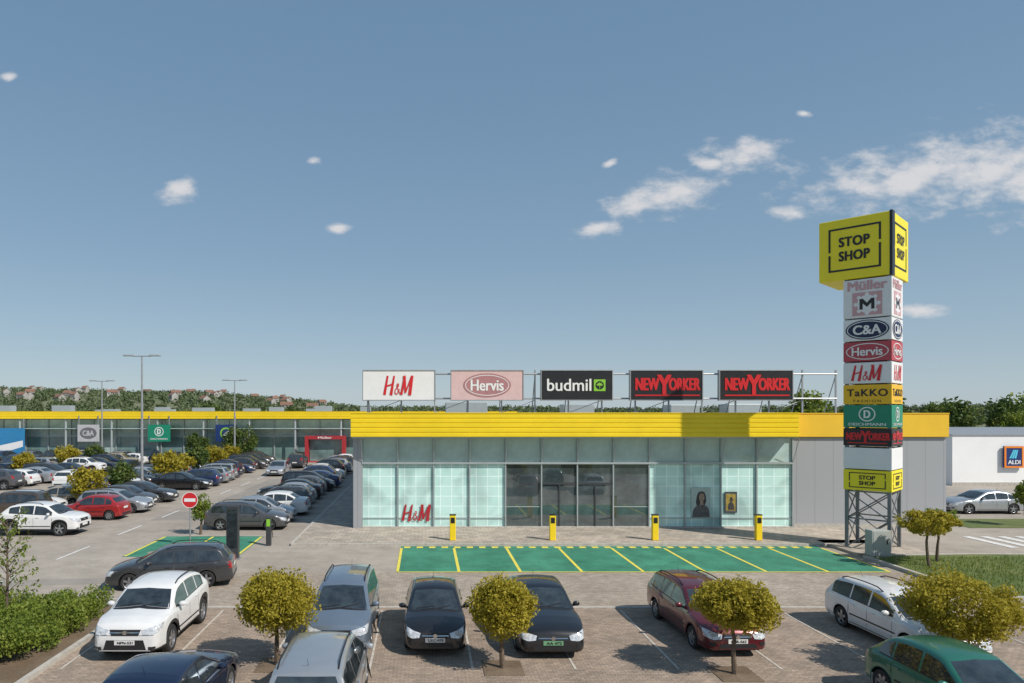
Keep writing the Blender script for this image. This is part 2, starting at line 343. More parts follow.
for (loc,rx,rz_,cz,sd) in specs:
    cm=crown('crown',rx,rx,rz_,120,19000,.040,sd,M['leafy'],.31,clip=1)
    tree('round_tree',loc,cm,ballT,cz,'small round-clipped tree with golden leaves in brick parking','tree','round clipped trees in the parking rows')
    q=boxo('tree_pit',loc[0]-.5,loc[0]+.5,loc[1]-.5,loc[1]+.5,.0,.025,M['soil']); q['kind']='structure'
farball=[crown('crown',1.4,1.4,1.0,45,1800,.13,s,M['leafy'],.4) for s in (21,22)]
farg=[crown('crown',1.3,1.3,1.1,45,1800,.13,s,M['leafg'],.4) for s in (23,24)]
ft=trunk('trunk',1.3,.08,.5,5,5,.6)
for i,(x,y) in enumerate([(-22.8,46),(-22.8,51.5),(-22.8,60),(-22.8,64),(-22.8,68.5),(-22.8,74),(-22.8,80),(-38.8,58),(-38.8,66),(-38.8,74),(-38.8,80)]):
    g=(i%3==1); tree('round_tree',(x,y,0),(farg if g else farball)[i%2],ft,2.0,'small round tree between parking rows','tree','trees between the parking rows',rz=i,sc=.85+.25*R.random())
smallg=crown('crown',.55,.55,.75,30,1600,.06,31,M['leafh'],.45)
tree('young_tree',(-11.9,36.2,0),smallg,ft,1.5,'small bushy green tree beside the no-entry sign','tree')
r2=crown('crown',1.3,1.1,.5,60,4200,.06,41,M['leafy'],.4); r2t=trunk('trunk',1.4,.07,.4,6,8,.6)
tree('young_tree',(20.9,28.3,.1),r2,r2t,1.85,'small green-yellow tree with thin trunk on lawn','tree','young trees on the lawn')
tree('young_tree',(21.9,29.2,.1),crown('crown',.9,.9,.45,40,2400,.06,42,M['leafh'],.4),r2t,1.8,'small green-yellow tree with thin trunk on lawn','tree','young trees on the lawn',rz=2)
tree('young_tree',(34.2,38.8,0),crown('crown',.55,.55,.8,50,2400,.08,43,M['leafh'],.4),r2t,1.9,'small slim green tree on the verge by the road','tree')
rs=np.random.RandomState(5); mb=MB(); tips=[]
mb.cyl((0,0,0),(0.05,0,1.6),.045,.035,7); mb.cyl((.05,0,1.6),(0,0.05,3.3),.035,.008,6)
for i in range(26):
    z=.9+2.3*i/26; a=i*2.4; L=.95*(1-.45*i/26)
    e=Vector((math.cos(a)*L,math.sin(a)*L,z+.55)); s=Vector((.04,0,z)); m_=s.lerp(e,.5)+Vector((0,0,.05)); mb.cyl(s,m_,.015,.01,5,caps=False); mb.cyl(m_,e,.01,.004,5,caps=False)
    for f in (.35,.5,.65,.8,.95): tips.append(s.lerp(e,f))
V,t=leafcloud(np.array([p[:] for p in tips]),np.full(len(tips),.13),900,.05,rs)
e=empty('sapling',(-12.4,20.2,0)); ob('trunk',mb.mesh('trunk',[M['bark']],40),e); ob('crown',leafmesh('crown',V,t,M['leafh']),e); thing(e,'sparse young sapling with thin upright branches above hedge','tree')
rs=np.random.RandomState(9)
def hedge(x0,x1,y0,y1,h,n,label,m,leaf=.05):
    k=int((x1-x0)*(y1-y0)*5)+10; c=np.stack([rs.uniform(x0+.2,x1-.2,k)-x0,rs.uniform(y0+.2,y1-.2,k)-y0,rs.uniform(.15,h-.15,k)],1)
    V,t=leafcloud(c,np.full(k,.36),n,leaf,rs); o=ob('hedge',leafmesh('hedge',V,t,m),None,(x0,y0,0)); thing(o,label,'hedge'); return o
hedge(-14.6,-9.95,17.2,20.6,.95,30000,'dense leafy green hedge beside the white crossover',M['leafh'],.045)
hedge(-15.8,-10.2,20.7,22.8,.65,16000,'low yellow-green shrubs along the road kerb',M['leafh'],.045)
hedge(-14.0,-10.6,14.6,16.8,.6,12000,'low green shrubs in the corner bed',M['leafg'])
rs=np.random.RandomState(3); n=16000; x=rs.uniform(19.7,42,n); y=rs.uniform(23.7,30.0,n); h=.05+.08*rs.rand(n); w=.012
a=rs.rand(n)*6.28; P0=np.stack([x,y,np.full(n,.12)],1); dx=np.stack([np.cos(a)*w,np.sin(a)*w,0*a],1); tp=P0+np.stack([rs.normal(0,.03,n),rs.normal(0,.03,n),h],1)
V=np.stack([P0-dx,P0+dx,tp+dx*.2,tp-dx*.2],1).reshape(-1,3); o=ob('grass',leafmesh('grass',V,.1+.5*rs.rand(n),M['leafh'])); o['kind']='stuff'; o['label']='short green grass blades on the lawn'; o['category']='grass'
# ---------------------------------------------------------------- front building
B=empty('retail_building',(0,0,0)); thing(B,'low grey shop with glass front and yellow fascia','building')
YF=37.6
boxo('wall',-3.96,28.7,YF+.25,70,0,6.2,M['clad'],B)
boxo('roof',-3.9,28.6,YF+.3,69.9,6.2,6.3,M['roof'],B)
boxo('wall',20.3,28.7,YF,YF+.25,.0,5.1,M['clad'],B)
boxo('corner_column',-3.96,-3.5,YF-.02,YF+.25,0,5.1,M['clad'],B,.02)
boxo('plinth',20.3,28.7,YF-.03,YF,.0,.35,M['kerb'],B)
def ribbed(name,x0,x1,yf,yb,z0,z1,n,m,parent):
    mb=MB(); prof=[]; hz=(z1-z0)/n
    for i in range(n):
        zb=z0+i*hz; prof+=[(yf+.035,zb),(yf,zb+.025),(yf,zb+hz-.05),(yf+.035,zb+hz-.025)]
    prof.append((yf+.035,z1)); k=len(prof)
    vs=[(x0,y,z) for y,z in prof]+[(x1,y,z) for y,z in prof]
    mb.add(vs,[(i,k+i,k+i+1,i+1) for i in range(k-1)])
    mb.box(x0,x1,yf+.05,yb,z0,z1)
    mb.box(x0-.02,x1+.02,yf-.02,yb+.02,z1,z1+.05)
    return ob(name,mb.mesh(name,[m]),parent)
ribbed('fascia',-4.0,20.15,36.75,37.9,5.15,6.42,5,M['yellow'],B)
ribbed('fascia',20.2,28.75,37.45,37.9,5.12,6.4,1,M['yellow2'],B)
boxo('soffit',-3.95,20.1,36.82,37.58,5.08,5.145,M['alu'],B)
x0=-3.47; bw=(20.26+3.47)/12
for i in range(12):
    a=x0+i*bw+.04; b=x0+(i+1)*bw-.04
    low=M['wglass'] if 4<=i<=7 else M['film']
    me=MB().box(-(b-a)/2,(b-a)/2,-.01,.02,0,3.42).mesh('window',[low]); ob('window',me,B,((a+b)/2,YF+.1,.2))
    me=MB().box(-(b-a)/2,(b-a)/2,-.01,.02,0,1.33).mesh('window',[M['uglass']]); ob('window',me,B,((a+b)/2,YF+.1,3.74))
    if not 4<=i<=7 or i in(4,7):
        me=MB().box(-(b-a)/2,(b-a)/2,-.02,.02,0,.05).mesh('transom',[M['alu']]); ob('transom',me,B,((a+b)/2,YF+.07,1.25 if i in(4,7) else .62))
    if i in (5,6):
        boxo('door_frame',(a+b)/2-.03,(a+b)/2+.03,YF+.03,YF+.13,.2,2.5,M['dsteel'],B)
        boxo('door_frame',a,b,YF+.03,YF+.13,2.5,2.6,M['dsteel'],B)
for i in range(13):
    x=x0+i*bw
    boxo('mullion',x-.035,x+.035,YF-.02,YF+.2,.12,5.08,M['alu'],B)
    mb=MB(); mb.cyl((x,YF-.02,3.75),(x,36.95,5.06),.022,n=6)
    ob('strut',mb.mesh('strut',[M['alu']]),B)
boxo('rail',x0,20.26,YF-.06,YF+.08,3.63,3.74,M['alu'],B)
boxo('sill',x0,20.26,YF-.05,YF+.2,.12,.2,M['kerb'],B)
place(B,brush_mesh(1.55,.9,M['wred']),-.45,.95,YF+.03)
for xp,kind in ((15.2,0),(16.85,1)):
    hwp=.52 if kind==0 else .34; hp=1.65 if kind==0 else 1.15
    e=empty('poster',(xp,YF+.045,.68 if kind==0 else .95)); mb=MB().box(-hwp,hwp,-.02,.0,0,hp); ob('panel',mb.mesh('panel',[M['pale'] if kind==0 else M['pmid']]),e)
    if kind==0:
        mb=MB(); ell(mb,0.05,1.12,.15,.23,-.025,0); mb.poly([(-.05,-.026,.7),(.15,-.026,.7),(.13,-.026,.95),(-.03,-.026,.95)]); ob('portrait',mb.mesh('portrait',[M['skin']]),e)
        mb=MB(); mb.poly([(-.48,-.023,0.02),(.5,-.023,0.02),(.46,-.023,.42),(.36,-.023,.60),(.15,-.023,.72),(-.05,-.023,.72),(-.28,-.023,.62),(-.42,-.023,.42)]); ob('clothing',mb.mesh('clothing',[M['pmid']]),e)
        mb=MB(); mb.poly([(-.22,-.022,.62),(-.27,-.022,.85),(-.22,-.022,1.2),(-.12,-.022,1.4),(.06,-.022,1.46),(.2,-.022,1.4),(.28,-.022,1.2),(.30,-.022,.9),(.22,-.022,.68),(.1,-.022,.62)][::-1]); ob('hair',mb.mesh('hair',[M['pdark']]),e)
        mb=MB(); 
        for s in(-1,1): ell(mb,.05+s*.055,1.15,.025,.012,-.028,n=10)
        ell(mb,.05,1.0,.04,.012,-.028,n=10); ob('face_detail',mb.mesh('face_detail',[M['ink']]),e)
    else:
        mb=MB(); frame_bars(mb,-hwp,hwp,0,hp,.04,-.03,-.02); ob('frame',mb.mesh('frame',[M['dsteel']]),e)
        ob('portrait',MB().box(-hwp+.08,hwp-.08,-.026,-.022,.12,hp-.12).mesh('portrait',[M['gold']]),e)
        mb=MB(); ell(mb,.02,.72,.09,.14,-.028); mb.poly([(-.17,-.0275,.16),(.2,-.0275,.16),(.16,-.0275,.48),(.05,-.0275,.58),(-.06,-.0275,.58),(-.15,-.0275,.46)]); ob('clothing',mb.mesh('clothing',[M['pdark']]),e)
    thing(e,'pale poster with a dark-haired portrait in shop window' if kind==0 else 'small framed dark gold poster in shop window','poster')
for (x,y,w,h) in ((3,50,3,.9),(12,54,2.4,.8),(18,48,2,.7),(24,52,2.5,.8)):
    e=empty('rooftop_unit',(x,y,6.3)); ob('casing',MB().box(-w/2,w/2,-.8,.8,.1,h).mesh('casing',[M['alu']]),e,bevel=.03); ob('base',MB().box(-w/2+.1,w/2-.1,-.7,.7,0,.1).mesh('base',[M['dsteel']]),e); thing(e,'grey ventilation unit on the flat roof','rooftop unit','ventilation units on the roof')
# billboards
F=empty('sign_support_frame',(0,40.2,6.3)); thing(F,'grey steel frame carrying the row of roof signs','sign frame')
for z in (1.0,2.45): ob('rail',MB().cyl((-3.5,.25,z),(24.4,.25,z),.05,n=8).mesh('rail',[M['steel']]),F)
for i in range(15):
    x=-3.4+i*1.985
    mb=MB(); mb.box(x-.04,x+.04,.3,.38,0,2.7); mb.cyl((x,.38,2.3),(x,1.6,0.02),.03,n=6); mb.cyl((x,1.6,.05),(x,.34,.05),.03,n=6)
    if i%2==0 and i<14: mb.cyl((x,.34,.15),(x+1.98,.34,.9),.02,n=5)
    ob('post',mb.mesh('post',[M['steel']]),F)
bb=[((363,435),'hm'),((451,523),'hv'),((541,612),'bd'),((630,702),'ny'),((719,792),'ny')]
labs={'hm':'white roof billboard with red slanted letters','hv':'faded pink roof billboard with red oval logo','bd':'black roof billboard with white lettering and green mark','ny':'black roof billboard with bold red lettering'}
def newyorker(parent,zc,sc,Y,rz=0):
    letters(parent,'NEW',-1.13*sc,zc+.04*sc,1.42*sc,.74*sc,Y,M['red'],bold=.055,rz=rz,c=(0,0)); letters(parent,'ORKER',1.05*sc,zc+.04*sc,1.86*sc,.74*sc,Y,M['red'],bold=.055,rz=rz,c=(0,0))
    letters(parent,'Y',-.14*sc,zc-.0*sc,.86*sc,1.2*sc,Y-.009,M['red'],bold=.045,rz=rz,c=(0,0))
for (pa,pb),k in bb:
    xa=(pa-425)/683*40.2; xb=(pb-425)/683*40.2; w=xb-xa; h=1.74
    e=empty('billboard',((xa+xb)/2,40.2,7.2)); pm={'hm':M['signw'],'hv':M['signp'],'bd':M['signk'],'ny':M['signk']}[k]
    ob('panel',MB().box(-w/2,w/2,-.1,.1,0,h).mesh('panel',[pm]),e,bevel=.01)
    mb=MB(); frame_bars(mb,-w/2-.03,w/2+.03,-.03,h+.03,.05,-.13,.13); ob('frame',mb.mesh('frame',[M['steel']]),e)
    zc=h/2
    if k=='hm': place(e,brush_mesh(1.7,1.12,M['red']),0,zc,-.12)
    if k=='hv':
        mb=MB(); ell(mb,0,zc,1.40,.70,-.115,0); ob('logo',mb.mesh('logo',[M['fpink']]),e); mb=MB(); ell(mb,0,zc,1.29,.61,-.12,0,ring=.04); ob('logo',mb.mesh('logo',[M['signw']]),e)
        letters(e,'Hervis',0,zc,1.95,.66,-.125,M['signw'],bold=.035)
    if k=='bd':
        letters(e,'budmil',-.45,zc+.02,2.6,.72,-.12,M['signw'],bold=.02)
        mb=MB().box(1.0,1.68,-.12,-.11,zc-.34,zc+.34); ob('logo',mb.mesh('logo',[M['lime']]),e)
        mb=MB(); ell(mb,1.34,zc,.25,.25,-.124)
        ob('logo',mb.mesh('logo',[M['signk']]),e)
        mb=MB()
        for q in range(5):
            a=math.pi/2+(q-2)*.62; px,pz=1.34+.11*math.cos(a),zc-.02+.11*math.sin(a); ca,sa=math.cos(a),math.sin(a)
            mb.poly([(px-.11*ca,-.127-.0005*q,pz-.11*sa),(px+.045*sa,-.127-.0005*q,pz-.045*ca),(px+.11*ca,-.127-.0005*q,pz+.11*sa),(px-.045*sa,-.127-.0005*q,pz+.045*ca)])
        mb.box(1.325,1.355,-.132,-.131,zc-.2,zc); ob('logo',mb.mesh('logo',[M['lime']]),e)
    if k=='ny':
        newyorker(e,zc+.02,1.0,-.12)
        ob('stripe',MB().box(-1.85,1.95,-.12,-.11,.24,.32).mesh('stripe',[M['red']]),e)
    thing(e,labs[k],'billboard','roof billboards')
# ---------------------------------------------------------------- pylon
th=rad(-47); PY=empty('advertising_pylon',(21.25,32.38,0),th); thing(PY,'tall square advertising tower with stacked shop signs','advertising tower')
hw=.975
q=boxo('tower_base',19.5,23.0,30.7,34.1,0,.12,M['conc']); q['kind']='structure'
for sx in(-1,1):
    for sy in(-1,1):
        ob('leg',MB().box(sx*.86-.07,sx*.86+.07,sy*.86-.07,sy*.86+.07,.12,15.0).mesh('leg',[M['msteel']]),PY)
for sx,sy,ex,ey in((-1,-1,1,-1),(1,-1,1,1),(1,1,-1,1),(-1,1,-1,-1)):
    mb=MB(); 
    for a,b in ((.15,1.5),(1.5,2.78)):
        mb.cyl((sx*.86,sy*.86,a),(ex*.86,ey*.86,b),.03,n=6); mb.cyl((ex*.86,ey*.86,a),(sx*.86,sy*.86,b),.03,n=6)
        mb.cyl((sx*.86,sy*.86,b),(ex*.86,ey*.86,b),.04,n=6)
    ob('brace',mb.mesh('brace',[M['msteel']]),PY)
panels=[(10.90,12.70,'mu',M['signw']),(9.82,10.84,'ca',M['signw']),(8.87,9.77,'hv',M['pinkred']),(7.83,8.81,'hm',M['signw']),(6.87,7.77,'tk',M['signo']),
 (5.78,6.82,'dm',M['teal']),(4.92,5.73,'ny',M['signk']),(3.84,4.83,'wh',M['signw']),(2.84,3.79,'ss',M['signy'])]
for z0,z1,k,pm in panels:
    pan=ob('sign_panel',MB().box(-hw,hw,-hw,hw,0,z1-z0).mesh('sign_panel',[pm]),PY,(0,0,z0),0,.015)
    for rz in (0,math.pi/2):
        h=z1-z0; zc=h/2; Y=-hw-.012
        def L(body,x,z,w,hh,m,shear=0,bold=.02,dy=0,space=1.): letters(pan,body,x,z,w,hh,Y-dy,m,shear,bold,rz,(0,0),space)
        def G(mb,m): ob('logo',mb.mesh('logo',[m]),pan,(0,0,0),rz)
        if k=='mu':
            L('Müller',0,1.50,1.6,.44,M['palepink'],0,.05)
            mb=MB(); mb.box(-.6,.6,Y,Y+.01,.1,1.18); G(mb,M['palepink'])
            mb=MB(); ell(mb,0,.63,.40,.42,Y-.006)
            for t in range(8):
                a=t*math.pi/4; ell(mb,.46*math.cos(a),.63+.44*math.sin(a),.09,.09,Y-.003-.0004*t,n=12)
            G(mb,M['signw'])
            mb=MB(); yq=Y-.012; X0,X1,Z0,Z1=-.3,.3,.38,.88
            mb.poly([(X0,yq,Z0),(X0+.13,yq,Z0),(X0+.13,yq,Z1),(X0,yq,Z1)]); mb.poly([(X1-.13,yq,Z0),(X1,yq,Z0),(X1,yq,Z1),(X1-.13,yq,Z1)])
            mb.poly([(X0+.13,yq-.001,Z1),(X0+.13,yq-.001,Z1-.22),(0,yq-.001,Z0+.1),(0,yq-.001,Z0+.3)]); mb.poly([(0,yq-.002,Z0+.1),(X1-.13,yq-.002,Z1-.22),(X1-.13,yq-.002,Z1),(0,yq-.002,Z0+.3)])
            G(mb,M['signk'])
        if k=='ca':
            mb=MB(); ell(mb,0,zc,.88,.46,Y); G(mb,M['navyl']); mb=MB(); ell(mb,0,zc,.82,.41,Y-.004,ring=.035); G(mb,M['signw']); L('C&A',0,zc,1.15,.44,M['signw'],0,.04,.01)
        if k=='hv':
            mb=MB(); ell(mb,0,zc,.86,.38,Y,ring=.04); G(mb,M['signw']); L('Hervis',0,zc,1.25,.40,M['signw'],0,.035,.005)
        if k=='hm': place(pan,brush_mesh(1.2,.72,M['red']),0,zc,Y,rz)
        if k=='tk': L('TaKKO',0,zc+.08,1.65,.34,M['signk'],0,.03,0,1.1); L('FASHION',0,.14,1.1,.12,M['signk'],0,.0,space=1.4)
        if k=='dm':
            mb=MB(); ell(mb,0,zc+.1,.34,.34,Y,ring=.05); G(mb,M['signw']); L('D',0,zc+.1,.28,.36,M['signw'],0,.05); L('DEICHMANN',0,.15,1.5,.13,M['signw'],0,.03)
        if k=='ny': newyorker(pan,zc+.02,.465,Y,rz); G(MB().box(-.8,.8,Y,Y+.01,.12,.16),M['red'])
        if k=='ss':
            mb=MB(); broken_frame(mb,-.74,.74,.12,h-.12,.04,Y,Y+.01,.08); G(mb,M['signk']); L('STOP',0,zc+.13,.66,.19,M['signk'],0,.05); L('SHOP',.0,zc-.13,.66,.19,M['signk'],0,.05)
cx=-.525; cy=.525; bxm=MB().box(-1.5,1.5,-1.5,1.5,0,2.9).mesh('sign_box',[M['signy']]); bx=ob('sign_box',bxm,PY,(cx,cy,12.77),0,.03)
for rz in (0,math.pi/2):
    Y=-1.515
    mb=MB(); broken_frame(mb,-1.08,1.08,.42,2.48,.085,Y,Y+.01,.16); ob('logo',mb.mesh('logo',[M['signk']]),bx,(0,0,0),rz)
    letters(bx,'STOP',-.0,1.79,1.28,.46,Y-.01,M['signk'],0,.045,rz,(0,0),1.08); letters(bx,'SHOP',.0,1.12,1.28,.46,Y-.01,M['signk'],0,.045,rz,(0,0),1.08)
ob('edge_trim',MB().box(1.42,1.53,-1.53,-1.10,-.02,2.93).mesh('edge_trim',[M['signk']]),bx)
e=empty('utility_cabinet',(20.0,30.15,.1)); ob('cabinet',MB().box(-.42,.42,-.25,.25,.08,1.2).mesh('cabinet',[M['utility']]),e,bevel=.02); ob('base',MB().box(-.38,.38,-.22,.22,0,.08).mesh('base',[M['kerb']]),e)
ob('door',MB().box(-.36,.36,-.262,-.252,.14,1.14).mesh('door',[M['utility']]),e); ob('handle',MB().box(.22,.27,-.285,-.262,.6,.76).mesh('handle',[M['black']]),e); thing(e,'grey metal utility cabinet beside the sign tower','utility box')
for i,x in enumerate((1.38,6.35,11.45,16.6)):
    e=empty('yellow_post',(x,34.0,.12)); ob('casing',MB().box(-.15,.15,-.12,.12,0,1.25).mesh('casing',[M['yellow']]),e,bevel=.025)
    ob('plate',MB().box(-.1,.1,-.13,-.122,.86,1.14).mesh('plate',[M['signk']]),e); ob('cap',MB().box(-.16,.16,-.13,.13,1.25,1.29).mesh('cap',[M['signk']]),e)
    thing(e,'yellow box post with black plate along the pavement','post','yellow posts in front of the shop')
e=empty('no_entry_sign',(-11.35,33.0,0)); ob('pole',MB().cyl((0,0,0),(0,0,2.6),.035,n=10).mesh('pole',[M['steel']],40),e)
mb=MB(); mb.cyl((0,-.04,2.25),(0,-.055,2.25),.39,n=36); ob('disc',mb.mesh('disc',[M['red']]),e); mb=MB(); ell(mb,0,2.25,.39,.39,-.058,ring=.03); mb.box(-.27,.27,-.06,-.056,2.17,2.33); ob('bar',mb.mesh('bar',[M['signw']]),e); thing(e,'round red no entry sign on a steel pole','traffic sign')
e=empty('information_totem',(-8.5,30.2,0)); ob('body',MB().box(-.27,.27,-.12,.12,.05,2.35).mesh('body',[M['dsteel']]),e,bevel=.02); ob('screen',MB().box(-.21,.21,-.13,-.122,.5,2.2).mesh('screen',[M['glass']]),e); ob('base',MB().box(-.35,.35,-.2,.2,0,.05).mesh('base',[M['steel']]),e); thing(e,'slim black information totem beside green bays','totem')
e=empty('charging_post',(-7.6,33.2,0)); ob('body',MB().box(-.12,.12,-.1,.1,0,1.4).mesh('body',[M['dsteel']]),e,bevel=.02); ob('cable',MB().cyl((.13,0,1.0),(.2,0,.4),.02,n=6).mesh('cable',[M['black']]),e); ob('panel',MB().box(-.09,.09,-.108,-.102,.95,1.3).mesh('panel',[M['lime']]),e); thing(e,'dark charging post by the green bays','charging post')
for (x,y,H) in ((-22.8,55,11.1),(-38.8,82,10.3),(-23.0,82.5,10.4)):
    e=empty('street_lamp',(x,y,0)); ob('pole',MB().cyl((0,0,0),(0,0,H-.15),.13,.06,10).mesh('pole',[M['steel']],40),e)
    mb=MB(); mb.cyl((-.75,0,H-.1),(.75,0,H-.1),.04,n=8); ob('arm',mb.mesh('arm',[M['steel']],40),e)
    for s in(-1,1): ob('lamp_head',MB().box(-.45,.45,-.16,.16,-.05,.09).mesh('lamp_head',[M['alu']]),e,(s*1.05,0,H-.06),0,.04)
    thing(e,'tall grey double-headed parking lot lamp','street lamp','parking lot lamps')
# ---------------------------------------------------------------- far building
FB=empty('shopping_centre',(0,0,0)); thing(FB,'long low shopping centre with yellow roof edge and glass','building')
YB=90.6
boxo('wall',-110,12,YB+.3,125,0,6.0,M['clad'],FB); boxo('roof',-109.5,11.5,YB+.5,124.5,6.0,6.15,M['roof'],FB)
ribbed('fascia',-110,12,YB-1.6,YB+.5,5.6,6.55,3,M['yellow'],FB)
nb=34; bwf=3.0
for i in range(nb):
    x=-95+i*bwf
    if x>2: break
    ob('window',MB().box(-bwf/2+.08,bwf/2-.08,0,.05,0,3.1).mesh('window',[M['fglassl'] if i%5==2 else M['fglass']]),FB,(x+1.5,YB+.1,.1))
    ob('window',MB().box(-bwf/2+.08,bwf/2-.08,0,.05,0,2.1).mesh('window',[M['uglass'] if i%4 else M['fglassl']]),FB,(x+1.5,YB+.1,3.4))
    boxo('mullion',x-.06,x+.06,YB-.05,YB+.25,0,5.6,M['alu'],FB)
    if i%2==0: ob('column',MB().cyl((x,YB-1.3,0),(x,YB-1.3,5.6),.14,n=10).mesh('column',[M['alu']],40),FB)
boxo('rail',-95,4,YB-.04,YB+.2,3.2,3.4,M['alu'],FB)
boxo('canopy',-95,4,YB-1.5,YB-.1,4.3,4.38,M['uglass'],FB)
e=empty('entrance_portal',(-12.9,YB-2.2,0)); mb=MB(); frame_bars(mb,-2.6,2.6,-.3,3.4,.42,-.4,.9); ob('frame',mb.mesh('frame',[M['dred']]),e); letters(e,'Müller',0,3.19,1.8,.28,-.42,M['signw'],bold=.04); ob('door',MB().box(-2.1,2.1,.5,.55,0,2.9).mesh('door',[M['fglass']]),e); thing(e,'red framed shop entrance portal in the glass front','entrance portal')
def hang(xc,zc,w,h,pm,fn,label):
    e=empty('shop_sign',(xc,YB-1.75,zc)); ob('panel',MB().box(-w/2,w/2,-.05,.05,-h/2,h/2).mesh('panel',[pm]),e); fn(e)
    for s in(-1,1): ob('bracket',MB().box(s*(w/2-.15)-.05,s*(w/2-.15)+.05,.0,.1,h/2,h/2+1.2).mesh('bracket',[M['steel']]),e)
    thing(e,label,'shop sign','hanging shop signs')
def f_ca(e): mb=MB(); ell(mb,0,0,1.1,.75,-.06); ob('logo',mb.mesh('logo',[M['fgrey']]),e); letters(e,'C&A',0,0,1.5,.7,-.075,M['signg'],bold=.05)
def f_d(e): mb=MB(); ell(mb,0,.2,.6,.6,-.06,ring=.1); ob('logo',mb.mesh('logo',[M['signw']]),e); letters(e,'D',0,.2,.5,.7,-.07,M['signw'],bold=.06); letters(e,'DEICHMANN',0,-.75,2.2,.22,-.07,M['signw'])
def f_b(e): mb=MB(); ell(mb,0,0,.75,.75,-.06); ob('logo',mb.mesh('logo',[M['lime']]),e); mb=MB(); ell(mb,0,0,.55,.55,-.07); ob('logo',mb.mesh('logo',[M['blue']]),e); mb=MB(); mb.poly([(-.4,-.075,-.3),(.1,-.075,-.3),(.4,-.075,.35),(0,-.075,.1)]); ob('logo',mb.mesh('logo',[M['signw']]),e)
def f_x(e): ob('logo',MB().poly([(-1.6,-.06,-1.6),(1.6,-.06,-.6),(1.6,-.06,.2),(-1.6,-.06,-.5)]).mesh('logo',[M['signw']]),e)
hang(-43.8,3.75,2.8,2.2,M['signg'],f_ca,'weathered grey hanging shop sign with dark oval logo')
hang(-34.6,3.75,2.9,2.2,M['teal'],f_d,'green hanging shop sign with white ring logo')
hang(-25.9,3.75,2.7,2.2,M['blue'],f_b,'dark blue hanging shop sign with round logo')
hang(-53.9,2.6,3.6,3.6,mat('light_blue_sign',(.03,.22,.45),.4),f_x,'large light blue shop banner on the front')
for i in range(12):
    x=-60+i*4.6+R.uniform(-1,1); w=R.uniform(1.5,3.5); h=R.uniform(.7,1.4)
    e=empty('rooftop_unit',(x,R.uniform(97,112),6.15)); ob('casing',MB().box(-w/2,w/2,-.8,.8,.1,h).mesh('casing',[M['alu']]),e); ob('base',MB().box(-w/2+.1,w/2-.1,-.7,.7,0,.1).mesh('base',[M['dsteel']]),e); thing(e,'grey ventilation unit on the flat roof','rooftop unit','ventilation units on the roof')
S=empty('supermarket',(0,0,0)); thing(S,'low white flat-roofed supermarket with square sign','building')
boxo('wall',46.5,90,60.2,90,0,4.45,M['wallw'],S); boxo('roof_edge',46.4,90.1,60.1,90.1,4.45,4.52,M['steel'],S); boxo('plinth',46.45,90,60.14,60.2,0,.3,M['kerb'],S)
boxo('window',57,66,60.14,60.19,1.2,3.2,M['fglass'],S)
e=empty('shop_sign',(51.7,60.0,2.55)); ob('panel',MB().box(-.85,.85,-.08,.08,-.95,.95).mesh('panel',[M['blue']]),e); mb=MB(); frame_bars(mb,-.85,.85,-.95,.95,.16,-.1,-.085); ob('frame',mb.mesh('frame',[M['orange']]),e)
mb=MB()
for i in range(3): 
    mb.poly([(-.42+.22*i,-.095,-.12),(-.26+.22*i,-.095,-.12),(.06+.15*i,-.095,.62),(-.07+.15*i,-.095,.62)])
ob('logo',mb.mesh('logo',[mat('aqua',(.12,.60,.80),.4)]),e); letters(e,'ALDI',0,-.45,1.1,.36,-.1,M['signw'],bold=.05); thing(e,'blue square supermarket sign with orange border and stripes','shop sign')
# ---------------------------------------------------------------- hills
def ridge(X):
    pts=[(-2500,60),(-900,44),(-560,37),(-400,35),(-270,29),(-135,18),(-90,13),(0,9.5),(350,9),(700,12),(1100,14),(2500,20)]
    for (a,b),(c,d) in zip(pts,pts[1:]):
        if X<=c: return b+(d-b)*(X-a)/(c-a)
    return pts[-1][1]
def hz(X,Y):
    t=min(1,max(0,(Y-280)/620)); t=t*t*(3-2*t); s=X*900/max(Y,1)
    return ridge(s)*t*(Y/900 if Y>900 else 1)*.9+ (1.2*math.sin(X*.02)+.8*math.sin(X*.047+Y*.01))*t - .05
nx,ny=120,30; vs=[]; fs=[]
for j in range(ny):
    Y=270+ (1100-270)*j/(ny-1)
    for i in range(nx):
        X=-1300+2900*i/(nx-1); vs.append((X,Y,hz(X,Y)))
for j in range(ny-1):
    for i in range(nx-1): a=j*nx+i; fs.append((a,a+1,a+nx+1,a+nx))
hm=MB().add(vs,fs).mesh('hills',[ground_mat('hazed_hill_ground',(.12,.15,.07),(.19,.19,.10),big=.015,fine=.2)],60); o=ob('hills',hm); o['kind']='structure'  # ground tones lightened in the colour itself to suggest distance haze
rs=np.random.RandomState(77); cs=[];rr=[]
for i in range(3600):
    Y=rs.uniform(330,930); X=rs.uniform(-.75,1.0)*Y
    cs.append((X,Y,hz(X,Y)+1.8)); rr.append(rs.uniform(2.2,5.0)*(.7+.3*Y/900))
V,t=leafcloud(np.array(cs),np.array(rr),120000,1.1,rs); t=t*.6+.1; o=ob('forest',leafmesh('forest',V,t,M['leafd'])); o['kind']='stuff'; o['label']='soft green woodland covering the distant hillside'; o['category']='forest'
houses=[]
